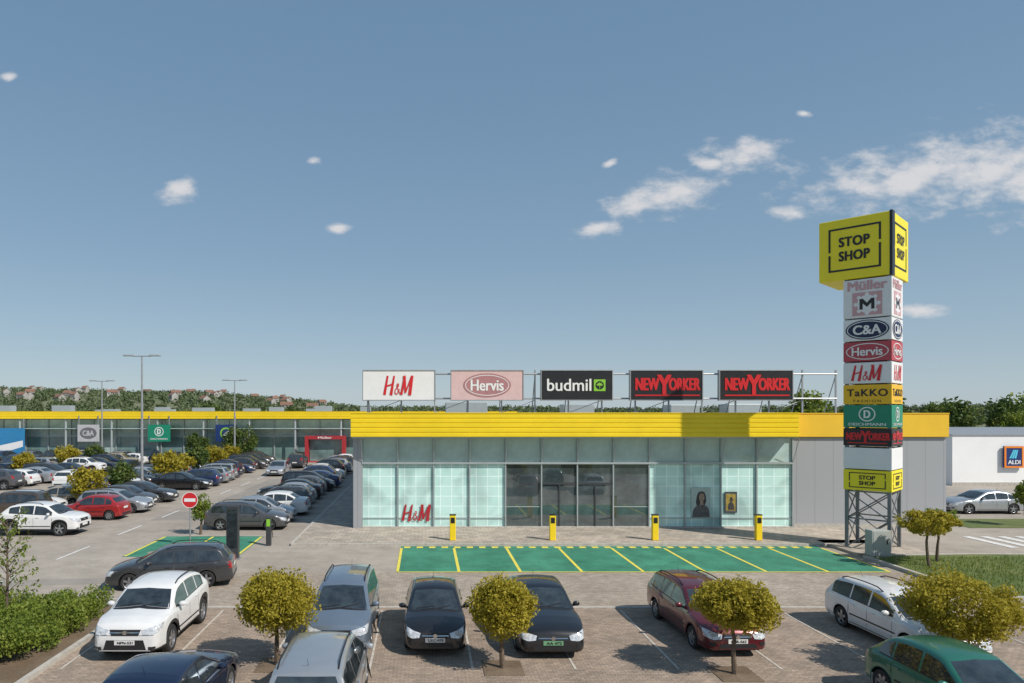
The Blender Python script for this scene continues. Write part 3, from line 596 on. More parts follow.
for w,d,h in ((9,8,4),(11,8,3.4),(7,7,5)):
    mb=MB().box(-w/2,w/2,-d/2,d/2,-3,h,0); mb.poly([(-w/2-.4,-d/2-.5,h-.2),(w/2+.4,-d/2-.5,h-.2),(w/2+.4,0,h+3),(-w/2-.4,0,h+3)],1); mb.poly([(-w/2-.4,0,h+3),(w/2+.4,0,h+3),(w/2+.4,d/2+.5,h-.2),(-w/2-.4,d/2+.5,h-.2)],1)
    mb.poly([(-w/2,-d/2,h),(-w/2,d/2,h),(-w/2,0,h+2.8)],0); mb.poly([(w/2,d/2,h),(w/2,-d/2,h),(w/2,0,h+2.8)],0)
    for wx in (-w*.28,w*.05,w*.3): mb.box(wx-.6,wx+.6,-d/2-.05,-d/2,h*.35,h*.35+1.4,2)
    mb.box(w*.2,w*.2+.8,.5,1.3,h+1,h+3.6,0)
    houses.append(mb.mesh('house',[M['hwall'],M['tile'],M['dsteel']]))
for i in range(34):
    Y=R.uniform(560,840); X=R.uniform(-.64,-.14)*Y
    h=ob('house',houses[i%3],None,(X,Y,hz(X,Y)+1.2),R.uniform(-.8,.8)); thing(h,'small pale house with reddish tiled roof on hillside','house','houses on the hillside'); h.scale=(.85,.85,.85)
big=[crown('crown',3.6,3.6,3.2,42,3000,.26,s,M['leafg'],.38) for s in (51,52)]+[crown('crown',3.2,3.2,3.8,40,3000,.26,53,M['leafh'],.36)]; bt=trunk('trunk',3,.22,2,7,6,1.8)
for i,(x,y,s) in enumerate([(62,98,.72),(67.5,106,1.05),(73,97,.65),(80,104,1.1),(86,99,.8),(91,106,1.12),(58,108,.7),(98,110,1.2),(76,114,1.2),(52,112,.9),(66,118,1.25),(46,118,.85),(70,98,.6),(84,110,1.0),(56,99,.62)]):
    tree('broad_tree',(x,y,0),big[(i*2)%3],bt,4.6,'broad green leafy tree behind the supermarket','tree','trees behind the buildings',rz=i*1.3,sc=s)
for i,(x,y,s) in enumerate([(-23.5,87,.62),(-29,87,.5),(-45,140,1.1),(-30,150,1.0)]):
    tree('broad_tree',(x,y,0),big[i%2],bt,4.6,'green leafy tree near the shopping centre','tree','trees behind the buildings',rz=i*1.3,sc=s)
# ---------------------------------------------------------------- cars
def ip(pts,s):
    if s<=pts[0][0]: return pts[0][1]
    for (a,b),(c,d) in zip(pts,pts[1:]):
        if s<=c: return b+(d-b)*(s-a)/(c-a)
    return pts[-1][1]
TY=dict(
 hatch=dict(L=3.9,W=1.68,R=.30,fa=.78,ra=3.22,sill=.22,belt=[(0,.88),(1,.88),(3.9,.97)],top=[(0,.5),(.03,.60),(.10,.69),(.3,.79),(.6,.88),(1.0,.95),(1.68,1.36),(1.9,1.42),(2.2,1.45),(2.6,1.45),(2.95,1.41),(3.22,1.33),(3.62,1.02),(3.76,.94),(3.85,.68),(3.9,.5)],cowl=1.0,head=1.68,rg=(3.22,3.62),B=2.2,C=2.95,end=3.34),
 sedan=dict(L=4.76,W=1.83,R=.33,fa=.9,ra=3.72,sill=.22,belt=[(0,.9),(1.3,.90),(4.7,.98)],top=[(0,.5),(.04,.62),(.12,.72),(.35,.81),(.8,.90),(1.35,.97),(2.12,1.36),(2.4,1.42),(2.8,1.45),(3.2,1.43),(3.55,1.37),(4.15,1.07),(4.5,1.04),(4.66,.98),(4.72,.68),(4.76,.5)],cowl=1.35,head=2.12,rg=(3.55,4.15),B=2.65,C=3.45,end=3.9),
 wagon=dict(L=4.5,W=1.76,R=.31,fa=.86,ra=3.55,sill=.22,belt=[(0,.9),(1.1,.90),(4.5,.97)],top=[(0,.5),(.04,.62),(.12,.71),(.35,.81),(.7,.90),(1.12,.97),(1.85,1.37),(2.1,1.43),(2.6,1.465),(3.2,1.46),(3.8,1.42),(4.02,1.37),(4.32,1.0),(4.42,.92),(4.47,.66),(4.5,.5)],cowl=1.12,head=1.85,rg=(4.02,4.32),B=2.4,C=3.2,end=4.06,rails=1),
 suv=dict(L=4.28,W=1.84,R=.37,fa=.88,ra=3.45,sill=.30,belt=[(0,1.04),(1.1,1.06),(2.2,1.10),(4.3,1.22)],top=[(0,.62),(.02,.76),(.06,.87),(.16,.97),(.45,1.07),(1.0,1.15),(1.60,1.53),(1.85,1.61),(2.3,1.66),(2.8,1.66),(3.25,1.61),(3.60,1.52),(3.98,1.22),(4.14,1.08),(4.24,.76),(4.28,.60)],cowl=1.0,head=1.60,rg=(3.60,3.98),B=2.25,C=3.0,end=3.55,rails=1,clad=1),
 mpv=dict(L=4.35,W=1.78,R=.31,fa=.85,ra=3.5,sill=.22,belt=[(0,.97),(1.0,.98),(4.3,1.06)],top=[(0,.52),(.04,.68),(.12,.79),(.4,.90),(.85,1.03),(1.65,1.5),(1.9,1.56),(2.4,1.61),(3.2,1.61),(3.9,1.57),(4.1,1.5),(4.25,1.08),(4.3,.9),(4.33,.66),(4.35,.5)],cowl=.85,head=1.65,rg=(4.1,4.25),B=2.2,C=3.1,end=4.05,rails=1))
def smooth_profile(pts,a,b):
    out=[]
    for i in range(len(pts)-1):
        out.append(pts[i])
        if a<pts[i][0]<b:
            p0=pts[max(0,i-1)]; p1=pts[i]; p2=pts[i+1]; p3=pts[min(len(pts)-1,i+2)]
            m1=(p2[1]-p0[1])/(p2[0]-p0[0]); m2=(p3[1]-p1[1])/(p3[0]-p1[0]); d=p2[0]-p1[0]
            out.append(((p1[0]+p2[0])/2,(p1[1]+p2[1])/2+d*(m1-m2)/8))
    out.append(pts[-1]); return out
def build_type(T):
    T['top']=smooth_profile(T['top'],T['head']-.01,T['rg'][0]-.2)
    L,W,Rw=T['L'],T['W'],T['R']; H=W/2; Ra=Rw+.05; top=T['top']
    dense=[0]+[p[0] for p in top]+[.2,.5,.9,1.2,1.5,2.0,2.3,2.5,2.9,3.3,L-.25,L-.12]
    for a in (T['fa'],T['ra']):
        dense+= [a+Ra*math.cos(math.pi*k/14) for k in range(15)]+[a-Ra-.004,a+Ra+.004]
    S=sorted(set(round(s,4) for s in dense if 0<=s<=L))
    S=[s for i,s in enumerate(S) if i==0 or s-S[i-1]>.002]
    def taper(s):
        f=ip([(0,.76),(.04,.84),(.12,.905),(.3,.96),(.6,.99),(.95,1)],s); r=ip([(0,.84),(.04,.90),(.12,.945),(.3,.98),(.7,1)],L-s); return min(f,r)
    vs=[];fs=[];mi=[]; rows=[]
    bl=T['belt']
    for s in S:
        zt=ip(top,s); b=min(ip(bl,s),zt-.045); h=H*taper(s)
        zb=T['sill']
        if s<.3: zb=T['sill']+.02*(1-s/.3)
        if s>L-.4: zb=T['sill']+.06*(1-(L-s)/.4)
        fl=0
        for a in (T['fa'],T['ra']):
            if abs(s-a)<=Ra: zb=max(zb,Rw+math.sqrt(max(0,Ra*Ra-(s-a)**2)))
            fl=max(fl,1-abs(s-a)/(Ra+.12))
        fl=.018*min(1,max(0,fl)*3)
        t=.34; sx=lambda z: h-.05-t*max(0,z-b)
        zc=max(b+.01,zt-.075); xc=sx(zc)
        roof=zt>T['belt'][1][1]+.25; cr=.045 if not roof else .04
        xr=xc-.045 
        pts=[(h-.045+fl*2.5,zb),(h-.01+fl,zb+.10*(b-zb)),(h+fl*.6,zb+.36*(b-zb)),(h-.008,zb+.62*(b-zb)),(h-.004,zb+.78*(b-zb)),(h-.022,zb+.93*(b-zb)),(h-.052,b),(sx((b+zc)/2),(b+zc)/2),(xc,zc),(xr,zt-.025),(xr-.07,zt-.002),(xr*.62,zt+cr*.45),(xr*.3,zt+cr*.85),(0,zt+cr)]
        full=pts+[(-x,z) for x,z in pts[-2::-1]]
        rows.append([(x,s-L/2,z) for x,z in full])
    k=len(rows[0]); vs=[p for r in rows for p in r]
    for j in range(len(rows)-1):
        sm=(S[j]+S[j+1])/2; ina=any(abs(sm-a)<Ra for a in (T['fa'],T['ra']))
        for i in range(k-1):
            a=j*k+i; f=(a,a+k,a+k+1,a+1); fs.append(f)
            m_=1 if (T.get('clad') and (i in(0,k-2) or (ina and i in(1,k-3)))) else 0
            mi.append(m_)
    fs.append(list(range(k))); mi.append(0); n=(len(rows)-1)*k; fs.append([n+i for i in range(k)][::-1]); mi.append(0)
    bvh=BVHTree.FromPolygons(vs,fs,all_triangles=False)
    body=MB(); body.v=list(vs); body.f=[list(f)[::-1] for f in fs]; body.m=list(mi)
    body.box(-H+.24,H-.24,-L/2+.12,L/2-.12,T['sill']-.04,.62,1); body.box(-H+.1,H-.1,T['fa']+Ra+.02-L/2,T['ra']-Ra-.02-L/2,T['sill']-.02,.4,1)
    body.box(-H+.3,H-.3,-L/2+.06,L/2-.06,T['sill'],.45,1)
    DIR={'L':Vector((-1,0,0)),'R':Vector((1,0,0)),'F':Vector((0,1,0)),'B':Vector((0,-1,0))}
    def patch(side,bot,tp,off=.008,nv=3,mb=None,mi=0,step=.1):
        d=DIR[side]; B_=[];T_=[]
        for q in range(len(bot)-1):
            n_=max(1,int(abs(bot[q+1][0]-bot[q][0])/step+abs(tp[q+1][0]-tp[q][0])/step/2))
            for u in range(n_):
                f=u/n_; B_.append([bot[q][c]+(bot[q+1][c]-bot[q][c])*f for c in(0,1)]); T_.append([tp[q][c]+(tp[q+1][c]-tp[q][c])*f for c in(0,1)])
        B_.append(bot[-1]);T_.append(tp[-1]); g=[]
        last=None
        for a,b in zip(B_,T_):
            colp=[]
            for v in range(nv+1):
                f=v/nv; u=a[0]+(b[0]-a[0])*f; z=a[1]+(b[1]-a[1])*f
                o=Vector((4*(-d.x),u,z)) if side in'LR' else Vector((u,4*(-d.y),z))
                hit=bvh.ray_cast(o,d)[0]
                if hit is None: hit=Vector(last) if last is not None else o+d*3
                last=hit; colp.append(hit)
            g.append(colp)
        mb=mb or MB(); nu=len(g); vv=[p-d*off for c in g for p in c]; ff=[]
        for i in range(nu-1):
            for v in range(nv):
                ff.append([i*(nv+1)+v,(i+1)*(nv+1)+v,(i+1)*(nv+1)+v+1,i*(nv+1)+v+1])
        bd=[i*(nv+1) for i in range(nu)]+[(nu-1)*(nv+1)+v for v in range(1,nv+1)]+[i*(nv+1)+nv for i in range(nu-2,-1,-1)]+[v for v in range(nv-1,0,-1)]
        nb0=len(vv); vv+=[vv[i]+d*(off+.012) for i in bd]; m_=len(bd)
        for i in range(m_): ff.append([bd[i],nb0+i,nb0+(i+1)%m_,bd[(i+1)%m_]])
        if side in'LB': ff=[f[::-1] for f in ff]
        mb.add(vv,ff,mi); return mb
    yy=lambda s:s-L/2
    parts=[]
    def P_(name,mb,mats,par=None,loc=(0,0,0),smooth=35): parts.append((name,mb.mesh(name,mats,smooth),par,loc))
    bz=lambda s: ip(bl,s)
    sw=.013
    for sd in 'LR':
        for s in (T['cowl']+.28,T['B'],min(T['C'],T['ra']-Ra+.05)):
            z0=T['sill']+.06
            if s>T['ra']-Ra: z0=.5
            patch(sd,[(yy(s)-sw/2,z0),(yy(s)+sw/2,z0)],[(yy(s)-sw/2,bz(s)-.02),(yy(s)+sw/2,bz(s)-.02)],.002,5,body,1)
        a,b=T['fa']+Ra+.05,T['ra']-Ra-.05
        patch(sd,[(yy(a),T['sill']+.05),(yy(b),T['sill']+.05)],[(yy(a),T['sill']+.075),(yy(b),T['sill']+.075)],.002,1,body,1)
        if T is TY['hatch'] or T is TY['wagon'] or T is TY['suv']: patch(sd,[(yy(a),.50),(yy(b),.50)],[(yy(a),.54),(yy(b),.54)],.008,1,body,1)
        ss=[T['cowl']+.3,T['end']]; patch(sd,[(yy(s),bz(s)+.005) for s in ss],[(yy(s),bz(s)+.028) for s in ss],.004,1,body,1)
    zh=ip(top,.10)
    patch('F',[(-H*.80,zh-.20),(H*.80,zh-.20)],[(-H*.80,zh-.19),(H*.80,zh-.19)],.003,1,body,1)
    zk=bz(L)-.30
    patch('B',[(-H*.80,zk),(H*.80,zk)],[(-H*.80,zk+.012),(H*.80,zk+.012)],.003,1,body,1)
    zw0=ip(top,T['cowl'])+.03; zw1=ip(top,T['head'])-.01
    b_=bz(T['cowl']); x0=H-.14; x1=H-.05-.34*(zw1-b_)-.09
    patch('F',[(-x0,zw0-.045),(0,zw0+.0),(x0,zw0-.045)],[(-x0+.01,zw0-.03),(0,zw0+.035),(x0-.01,zw0-.03)],.005,1,body,1)
    mb=patch('F',[(-x0,zw0-.025),(0,zw0+.04),(x0,zw0-.025)],[(-x1,zw1),(0,zw1+.035),(x1,zw1)],.006,6); P_('windshield',mb,[M['glass']])
    for wx0,wx1 in ((-.62,-.02),(-.02,.55)):
        mb=patch('F',[(wx0*H,zw0+.015),(wx1*H,zw0+.075)],[(wx0*H,zw0+.03),(wx1*H,zw0+.09)],.02,1); P_('wiper',mb,[M['black']])
    zr1=ip(top,T['rg'][0])-.03; zr0=ip(top,T['rg'][1])+.05; x0=H-.19; x1=H-.05-.34*(zr1-b_)-.12
    mb=patch('B',[(-x0,zr0),(x0,zr0)],[(-x1,zr1),(x1,zr1)],.006,5); P_('rear_window',mb,[M['glass']])
    for sd in 'LR':
        for a,b in ((T['cowl']+.30,T['B']-.035),(T['B']+.035,T['C']-.03),(T['C']+.03,T['end'])):
            ss=sorted([a,b]+[p[0] for p in top if a<p[0]<b]); 
            bot=[(yy(s),bz(s)+.03) for s in ss]; tp=[(yy(s),max(bz(s)+.05,ip(top,s)-.095)) for s in ss]
            P_('side_window',patch(sd,bot,tp,.005,3),[M['glass']])
    for s in(-1,1):
        pts=[(s*H*.50,zh-.17),(s*H*.72,zh-.19),(s*H*.93,zh-.13)]; tps=[(s*H*.46,zh-.06),(s*H*.72,zh-.0),(s*H*.95,zh+.06)]
        if s<0: pts=pts[::-1]; tps=tps[::-1]
        P_('headlight',patch('F',pts,tps,.012,4,step=.04),[M['lamp']])
        zt_=bz(L)-.03
        pts=[(s*H*.70,zt_-.25),(s*H*.94,zt_-.25)]; tps=[(s*H*.74,zt_+(-.0)),(s*H*.95,zt_)]
        if s<0: pts=pts[::-1]; tps=tps[::-1]
        P_('taillight',patch('B',pts,tps,.014,3,step=.05),[M['tail']])
        pts=[(s*H*.66,.34),(s*H*.86,.34)]; tps=[(s*H*.66,.43),(s*H*.84,.43)]
        if s<0: pts=pts[::-1]; tps=tps[::-1]
        P_('fog_light',patch('F',pts,tps,.006,2,step=.05),[M['black']])
    mb=patch('F',[(-H*.38,zh-.20),(H*.38,zh-.20)],[(-H*.44,zh-.05),(H*.44,zh-.05)],.008,3)
    P_('grille',mb,[M['black']])
    mb=patch('F',[(-H*.42,zh-.13),(H*.42,zh-.13)],[(-H*.42,zh-.108),(H*.42,zh-.108)],.018,1); hb=bvh.ray_cast(Vector((0,-4,zh-.12)),Vector((0,1,0)))[0].y; mb.cyl((0,hb,zh-.12),(0,hb-.03,zh-.12),.055,n=16); P_('badge',mb,[M['chrome']])
    ih=.30 if T.get('clad') else .17
    P_('air_intake',patch('F',[(-H*.60,T['sill']+.05),(H*.60,T['sill']+.05)],[(-H*.52,T['sill']+ih),(H*.52,T['sill']+ih)],.006,2),[M['black']])
    for side,zp in(('F',T['sill']+.18),('B',.66 if T is not TY['sedan'] else .70)):
        y=-L/2-.022 if side=='F' else None
        if side=='B':
            hit=bvh.ray_cast(Vector((0,4,zp+.05)),Vector((0,-1,0)))[0]; y=hit.y+.016
            mb=MB().box(-.26,.26,y-.01,y,zp,zp+.115)
        else: mb=MB().box(-.26,.26,y,y+.01,zp,zp+.115)
        P_('license_plate',mb,[M['plate']],None,(0,0,0),None)
    P_('bumper_insert',patch('B',[(-H*.7,T['sill']+.09),(H*.7,T['sill']+.09)],[(-H*.7,T['sill']+.2),(H*.7,T['sill']+.2)],.004,1),[M['black']])
    if T.get('clad'):
        P_('bumper_cladding',patch('F',[(-H*.74,T['sill']+.005),(H*.74,T['sill']+.005)],[(-H*.74,T['sill']+.05),(H*.74,T['sill']+.05)],.01,1),[M['black']])
    for s in(-1,1):
        sy=T['cowl']+.42; z=bz(sy)+.09; x=s*(H+.075)
        mb=MB(); n=10; m=6; vv=[]; ff=[]
        for i in range(m+1):
            ph=math.pi*i/m
            for j in range(n):
                t=2*math.pi*j/n; r=math.sin(ph); vv.append((x+.105*r*math.cos(t)*(1.0),yy(sy)+.07*math.copysign(abs(math.cos(ph))**.8,math.cos(ph)),z+.075*r*math.sin(t)))
        for i in range(m):
            for j in range(n): ff.append((i*n+j,i*n+(j+1)%n,(i+1)*n+(j+1)%n,(i+1)*n+j))
        mb.add(vv,ff,0); mb.box(min(s*(H-.07),s*(H+.03)),max(s*(H-.07),s*(H+.03)),yy(sy)-.03,yy(sy)+.03,z-.07,z-.03,1)
        P_('mirror',mb,['PAINT',M['black']])
        for s2 in (T['B']-.22,T['C']-.18):
            hit=bvh.ray_cast(Vector((s*4,yy(s2),bz(s2)-.12)),Vector((-s,0,0)))[0]; xx=hit.x
            P_('door_handle',MB().box(min(xx,xx+s*.03),max(xx,xx+s*.03),yy(s2)-.09,yy(s2)+.09,bz(s2)-.135,bz(s2)-.105),['PAINT'],None,(0,0,0),None)
        if T.get('rails'):
            mb=MB(); a=T['head']+.25; b=T['rg'][0]-.15; xr=H-.05-.34*(ip(top,2.5)-bz(2.5))-.05; pp=None
            for q in range(9):
                u=a+(b-a)*q/8; pz=ip(top,u)+(.055 if 0<q<8 else -.0); p=(s*xr,yy(u),pz)
                if pp: mb.cyl(pp,p,.018,n=6)
                pp=p
            P_('roof_rail',mb,[M['black']])
    u=T['rg'][0]-.2; P_('antenna',MB().cyl((0,yy(u),ip(top,u)+.02),(0,yy(u)+.12,ip(top,u)+.2),.006,.003,5),[M['black']])
    w=.2; prof=[(Rw*.66,-w/2),(Rw*.92,-w/2),(Rw*.985,-w/2+.025),(Rw,-w/2+.05),(Rw,w/2-.05),(Rw*.985,w/2-.025),(Rw*.92,w/2),(Rw*.66,w/2)]
    n=28; mb=MB(); vv=[]
    for i in range(n):
        t=2*math.pi*i/n
        for r,x in prof: vv.append((x,r*math.cos(t),r*math.sin(t)))
    m=len(prof); mb.add(vv,[(i*m+j,i*m+j+1,((i+1)%n)*m+j+1,((i+1)%n)*m+j) for i in range(n) for j in range(m-1)])
    tyre=mb.mesh('wheel',[M['tyre']],40)
    rb=MB(); ro=Rw*.70
    pr=[(ro,w/2-.005),(ro*.93,w/2-.015),(ro*.88,w/2-.06)]; vv=[]
    for i in range(n):
        t=2*math.pi*i/n
        for r,x in pr: vv.append((x,r*math.cos(t),r*math.sin(t)))
    rb.add(vv,[(i*3+j,i*3+j+1,((i+1)%n)*3+j+1,((i+1)%n)*3+j) for i in range(n) for j in range(2)],0)
    rb.cyl((w/2-.09,0,0),(w/2-.07,0,0),ro*.92,n=20,mi=1)
    rb.cyl((w/2-.07,0,0),(w/2-.01,0,0),ro*.22,ro*.17,n=12,mi=0)
    ns_=7 if T is TY['hatch'] or T is TY['mpv'] else 5
    for q in range(ns_):
        t=2*math.pi*q/ns_+.3; c,s_=math.cos(t),math.sin(t); pv=[]
        for r,hwid,xo in((ro*.12,.042,w/2-.02),(ro*.92,.036,w/2-.02)):
            for e_ in(-1,1):
                for xd in(0,-.03): pv.append((xo+xd,r*c-e_*hwid*s_,r*s_+e_*hwid*c))
        rb.add(pv,[(0,2,6,4),(0,4,5,1),(2,3,7,6),(4,6,7,5)],0)
    rim=rb.mesh('rim',[M['rim'],M['black']],35)
    wheels=[]
    for s in(-1,1):
        for a in(T['fa'],T['ra']): wheels.append((s,(s*(H-.11),yy(a),Rw)))
    T['meshes']=(body,parts,tyre,rim,wheels)
    T['bodymesh']=body.mesh('body',[P['white'],M['black']],32)
    J=MB(); mats=[P['white'],M['black'],M['glass'],M['lamp'],M['tail'],M['plate'],M['tyre'],M['rim'],M['chrome']]
    J.add(body.v,body.f,0); J.m=list(body.m)
    def addm(me,fm,loc=(0,0,0),flip=False):
        o=len(J.v); 
        for v in me.vertices:
            x,y,z=v.co; 
            if flip: x,y=-x,-y
            J.v.append((x+loc[0],y+loc[1],z+loc[2]))
        for p in me.polygons: J.f.append([o+i for i in p.vertices]); J.m.append(fm[p.material_index])
    for name,me,par,loc in parts:
        if name in('door_handle','antenna','badge','fog_light','wiper'): continue
        addm(me,[0 if not m or m.name.startswith('paint') else mats.index(m) for m in me.materials])
    for s,loc in wheels: addm(tyre,[6],loc,s<0); addm(rim,[7,1],loc,s<0)
    T['joined']=J.mesh('car',mats,32)
for T in TY.values(): build_type(T)
def setpaint(o,p):
    for sl in o.material_slots:
        if sl.material and sl.material.name.startswith('paint_'):
            sl.link='OBJECT'; sl.material=p
def car(ty,pc,x,y,rz,label,group='cars in the parking lot',plate=None,full=True):
    T=TY[ty]
    if not full:
        o=ob('car',T['joined'],None,(x,y,.01),rad(rz)); setpaint(o,P[pc]); thing(o,label,'car',group); return o
    e=empty('car',(x,y,.01),rad(rz)); thing(e,label,'car',group)
    b=ob('body',T['bodymesh'],e); setpaint(b,P[pc])
    for name,me,par,loc in T['meshes'][1]:
        o=ob(name,me,e,loc); setpaint(o,P[pc])
        if name=='license_plate' and plate:
            front=me.vertices[0].co.y<0
            if plate[1]: o.material_slots[0].link='OBJECT'; o.material_slots[0].material=M['plateg']
            if front:
                v=me.vertices; zc=(min(q.co.z for q in v)+max(q.co.z for q in v))/2; yc=min(q.co.y for q in v)
                letters(o,plate[0],.02,zc,.40,.07,yc-.003,M['ink'],bold=.03)
    for s,loc in T['meshes'][4]:
        w=ob('wheel',T['meshes'][2],e,loc,math.pi if s<0 else 0); ob('rim',T['meshes'][3],w)
    return e
G1='cars parked in brick bays'
car('suv','white',-7.75,19.75,0,'white compact crossover with black cladding beside the hedge',G1,('NPN-531',0))
car('mpv','silverblue',-2.35,20.2,0,'blue-grey car parked behind a silver estate',G1)
car('hatch','black',.27,20.0,0,'black small hatchback facing the camera in brick bay',G1,('LXC-478',0))
car('sedan','black',3.35,20.2,0,'shiny black saloon with green number plate in bay',G1,('AA 472',1))
car('wagon','maroon',8.15,20.2,2,'dark red estate car parked on brick bays',G1,('KBR-562',0))
car('wagon','white',13.5,19.4,2,'white estate car with roof rails on brick bays',G1)
car('hatch','green',11.35,14.4,4,'green hatchback parked at the near edge of bays',G1)
car('mpv','silver',-2.25,14.9,180,'silver estate with black roof rails in brick bay',G1)
car('sedan','navy',-5.4,14.2,178,'dark blue saloon parked near the golden tree',G1)
car('wagon','darkgrey',-9.5,25.8,-80,'dark grey estate driving along the access road','cars driving')
car('wagon','grey',-9.9,38.2,90,'dark grey estate parked at the end of the row')
car('sedan','silver',36.0,44.2,-90,'silver saloon parked beside the grass strip','cars on the right lot')
cols=['white','black','silver','grey','darkgrey','red','blue','navy','silverblue','darkgrey','black','silver','white','beige','brown','grey','silver']
names=dict(white='white',black='black',silver='silver',grey='grey',darkgrey='dark grey',red='red',blue='blue',navy='dark blue',silverblue='blue-grey',beige='beige',brown='brown',maroon='dark red',green='green')
kinds=dict(hatch='hatchback',sedan='saloon',wagon='estate car',suv='crossover',mpv='people carrier')
def rowcar(x,y,rz,ty=None,pc=None):
    if x-2.4 < -(430/683)*y-3: 
        return
    ty=ty or R.choice(list(TY)); pc=pc or R.choice(cols)
    car(ty,pc,x+R.uniform(-.3,.3),y+R.uniform(-.12,.12),rz+R.uniform(-1.5,1.5),f'{names[pc]} {kinds[ty]} parked in a row of cars','cars parked in rows',full=(y<56))
fixed1={1:('hatch','silver'),2:('sedan','white'),3:('wagon','darkgrey'),4:('hatch','silver'),5:('sedan','black'),6:('hatch','grey'),7:('mpv','black'),8:('sedan','blue')}
for i in range(1,18):
    y=38.2+2.6*i
    t=fixed1.get(i,(None,None)); rowcar(-9.9,y,R.choice([-90,-90,90]),*t)
fixed2={0:('suv','white'),2:('hatch','red'),3:('wagon','silver'),4:('hatch','grey'),5:('sedan','darkgrey'),8:('sedan','black')}
for i in range(19):
    y=36.6+2.6*i
    if i not in(1,6,7):
        t=fixed2.get(i,(None,None)); rowcar(-20.4,y,R.choice([-90,90]) if i else 90,*t)
    for X in (-25.4,-36.3,-41.3,-52.2,-57.2):
        if R.random()<.97: rowcar(X,y,R.choice([-90,90]))
for X in range(-62,-22,3):
    if R.random()<.9: rowcar(X,86.5,R.choice([0,180]))
for x,y,rz,ty,pc in ((-30.8,60,180,'wagon','white'),(-31.5,72,0,'hatch','black'),(-15.2,71,0,'sedan','silver'),(-14.9,80,180,'suv','darkgrey'),(-46.8,78,0,'mpv','blue')):
    car(ty,pc,x,y,rz,f'{names[pc]} {kinds[ty]} driving along a parking aisle','cars driving',full=False)
# ---------------------------------------------------------------- light, sky, camera
az=128; el=44
ld=bpy.data.lights.new('sun','SUN'); ld.energy=4.5; ld.angle=rad(.5); ld.color=(1,.94,.86); sun=bpy.data.objects.new('sun',ld); COL.objects.link(sun)
d=Vector((math.sin(rad(az))*math.cos(rad(el)),math.cos(rad(az))*math.cos(rad(el)),math.sin(rad(el)))); sun.rotation_euler=d.to_track_quat('Z','Y').to_euler()
w=bpy.data.worlds.new('World'); scene.world=w; w.use_nodes=True; t=w.node_tree; t.nodes.clear(); N=t.nodes.new; K=t.links.new
out=N('ShaderNodeOutputWorld'); bg=N('ShaderNodeBackground'); bg.inputs[1].default_value=.1
sky=N('ShaderNodeTexSky'); sky.sky_type='NISHITA'; sky.sun_disc=False; sky.sun_elevation=rad(el); sky.sun_rotation=rad(az); sky.altitude=100; sky.air_density=1.; sky.dust_density=.5; sky.ozone_density=1.5
tc=N('ShaderNodeTexCoord'); sp=N('ShaderNodeSeparateXYZ'); K(tc.outputs['Generated'],sp.inputs[0])
hr=N('ShaderNodeValToRGB'); el_=hr.color_ramp.elements
el_[0].position=0; el_[0].color=(.44,.55,.64,1); el_[1].position=.62; el_[1].color=(.155,.275,.43,1)
for p_,c_ in ((.08,(.34,.46,.57,1)),(.22,(.24,.375,.51,1)),(.4,(.185,.315,.465,1))):
    q=el_.new(p_); q.color=c_
K(sp.outputs[2],hr.inputs[0]); hs=N('ShaderNodeVectorMath'); hs.operation='SCALE'; hs.inputs['Scale'].default_value=10; K(hr.outputs[0],hs.inputs[0])
hm_=N('ShaderNodeMix'); hm_.data_type='RGBA'; hm_.inputs[0].default_value=.75; K(sky.outputs[0],hm_.inputs[6]); K(hs.outputs[0],hm_.inputs[7])
ym=N('ShaderNodeMath'); ym.operation='MAXIMUM'; ym.inputs[1].default_value=.02; K(sp.outputs[1],ym.inputs[0])
dx=N('ShaderNodeMath'); dx.operation='DIVIDE'; K(sp.outputs[0],dx.inputs[0]); K(ym.outputs[0],dx.inputs[1])
dz=N('ShaderNodeMath'); dz.operation='DIVIDE'; K(sp.outputs[2],dz.inputs[0]); K(ym.outputs[0],dz.inputs[1])
cb=N('ShaderNodeCombineXYZ'); K(dx.outputs[0],cb.inputs[0]); K(dz.outputs[0],cb.inputs[1])
cl=[(-.363,.325,.036,.024,0),(.365,.322,.09,.036,17),(.31,.300,.06,.024,14),(.252,.268,.045,.016,10),(.464,.376,.07,.032,8),(.42,.365,.035,.014,0),(.70,.342,.19,.050,10),(.82,.355,.20,.070,5),(.90,.345,.12,.06,5),(.66,.33,.12,.03,4),(.54,.291,.038,.016,0),(.725,.148,.038,.014,0),(-.163,.367,.014,.008,0),(-.127,.27,.02,.010,10),(-.61,.49,.014,.008,0),(.555,.437,.014,.006,0),(.27,.365,.016,.007,30)]
acc=None
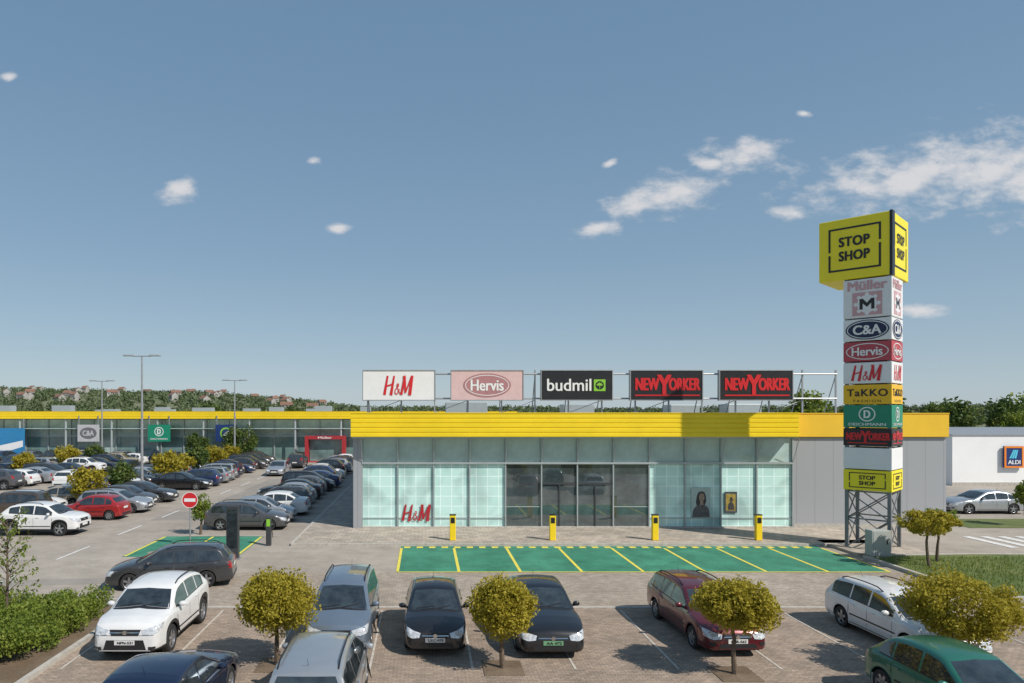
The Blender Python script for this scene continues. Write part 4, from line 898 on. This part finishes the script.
for u,v,a,b,r in cl:
    sb=N('ShaderNodeVectorMath'); sb.operation='SUBTRACT'; K(cb.outputs[0],sb.inputs[0]); sb.inputs[1].default_value=(u,v,0)
    rt=N('ShaderNodeVectorRotate'); rt.rotation_type='Z_AXIS'; rt.inputs['Angle'].default_value=rad(-r); K(sb.outputs[0],rt.inputs[0])
    ml=N('ShaderNodeVectorMath'); ml.operation='MULTIPLY'; K(rt.outputs[0],ml.inputs[0]); ml.inputs[1].default_value=(1/a,1/b,0)
    ln=N('ShaderNodeVectorMath'); ln.operation='LENGTH'; K(ml.outputs[0],ln.inputs[0])
    iv=N('ShaderNodeMath'); iv.operation='SUBTRACT'; iv.inputs[0].default_value=1; K(ln.outputs['Value'],iv.inputs[1])
    if acc is None: acc=iv.outputs[0]
    else:
        mx=N('ShaderNodeMath'); mx.operation='MAXIMUM'; K(acc,mx.inputs[0]); K(iv.outputs[0],mx.inputs[1]); acc=mx.outputs[0]
mp=N('ShaderNodeMapping'); mp.inputs['Scale'].default_value=(18,34,1); mp.inputs['Rotation'].default_value=(0,0,rad(-10)); K(cb.outputs[0],mp.inputs[0])
ns=N('ShaderNodeTexNoise'); ns.inputs['Scale'].default_value=1; ns.inputs['Detail'].default_value=12; ns.inputs['Roughness'].default_value=.6; K(mp.outputs[0],ns.inputs[0])
a1=N('ShaderNodeMath'); a1.operation='MULTIPLY_ADD'; a1.inputs[1].default_value=2.9; a1.inputs[2].default_value=-1.42; K(ns.outputs[0],a1.inputs[0])
a2=N('ShaderNodeMath'); a2.operation='ADD'; K(a1.outputs[0],a2.inputs[0]); K(acc,a2.inputs[1])
mr=N('ShaderNodeMapRange'); mr.interpolation_type='SMOOTHSTEP'; mr.inputs[1].default_value=-.02; mr.inputs[2].default_value=1.15; mr.inputs[3].default_value=0; mr.inputs[4].default_value=.9; K(a2.outputs[0],mr.inputs[0])
mix=N('ShaderNodeMix'); mix.data_type='RGBA'; mix.inputs[7].default_value=(7.2,7.1,7.2,1); K(mr.outputs[0],mix.inputs[0]); K(hm_.outputs[2],mix.inputs[6])
K(mix.outputs[2],bg.inputs[0]); K(bg.outputs[0],out.inputs[0])
cd=bpy.data.cameras.new('camera'); cam=bpy.data.objects.new('camera',cd); COL.objects.link(cam); cam.location=(0,0,6.5); cam.rotation_euler=(rad(90),0,0)
cd.lens=24; cd.sensor_width=36; cd.shift_x=(512-425)/1024; cd.shift_y=(412-341.5)/1024; cd.clip_end=6000; cd.clip_start=.1; scene.camera=cam
scene.view_settings.view_transform='Standard'; scene.view_settings.look='None'; scene.view_settings.exposure=0
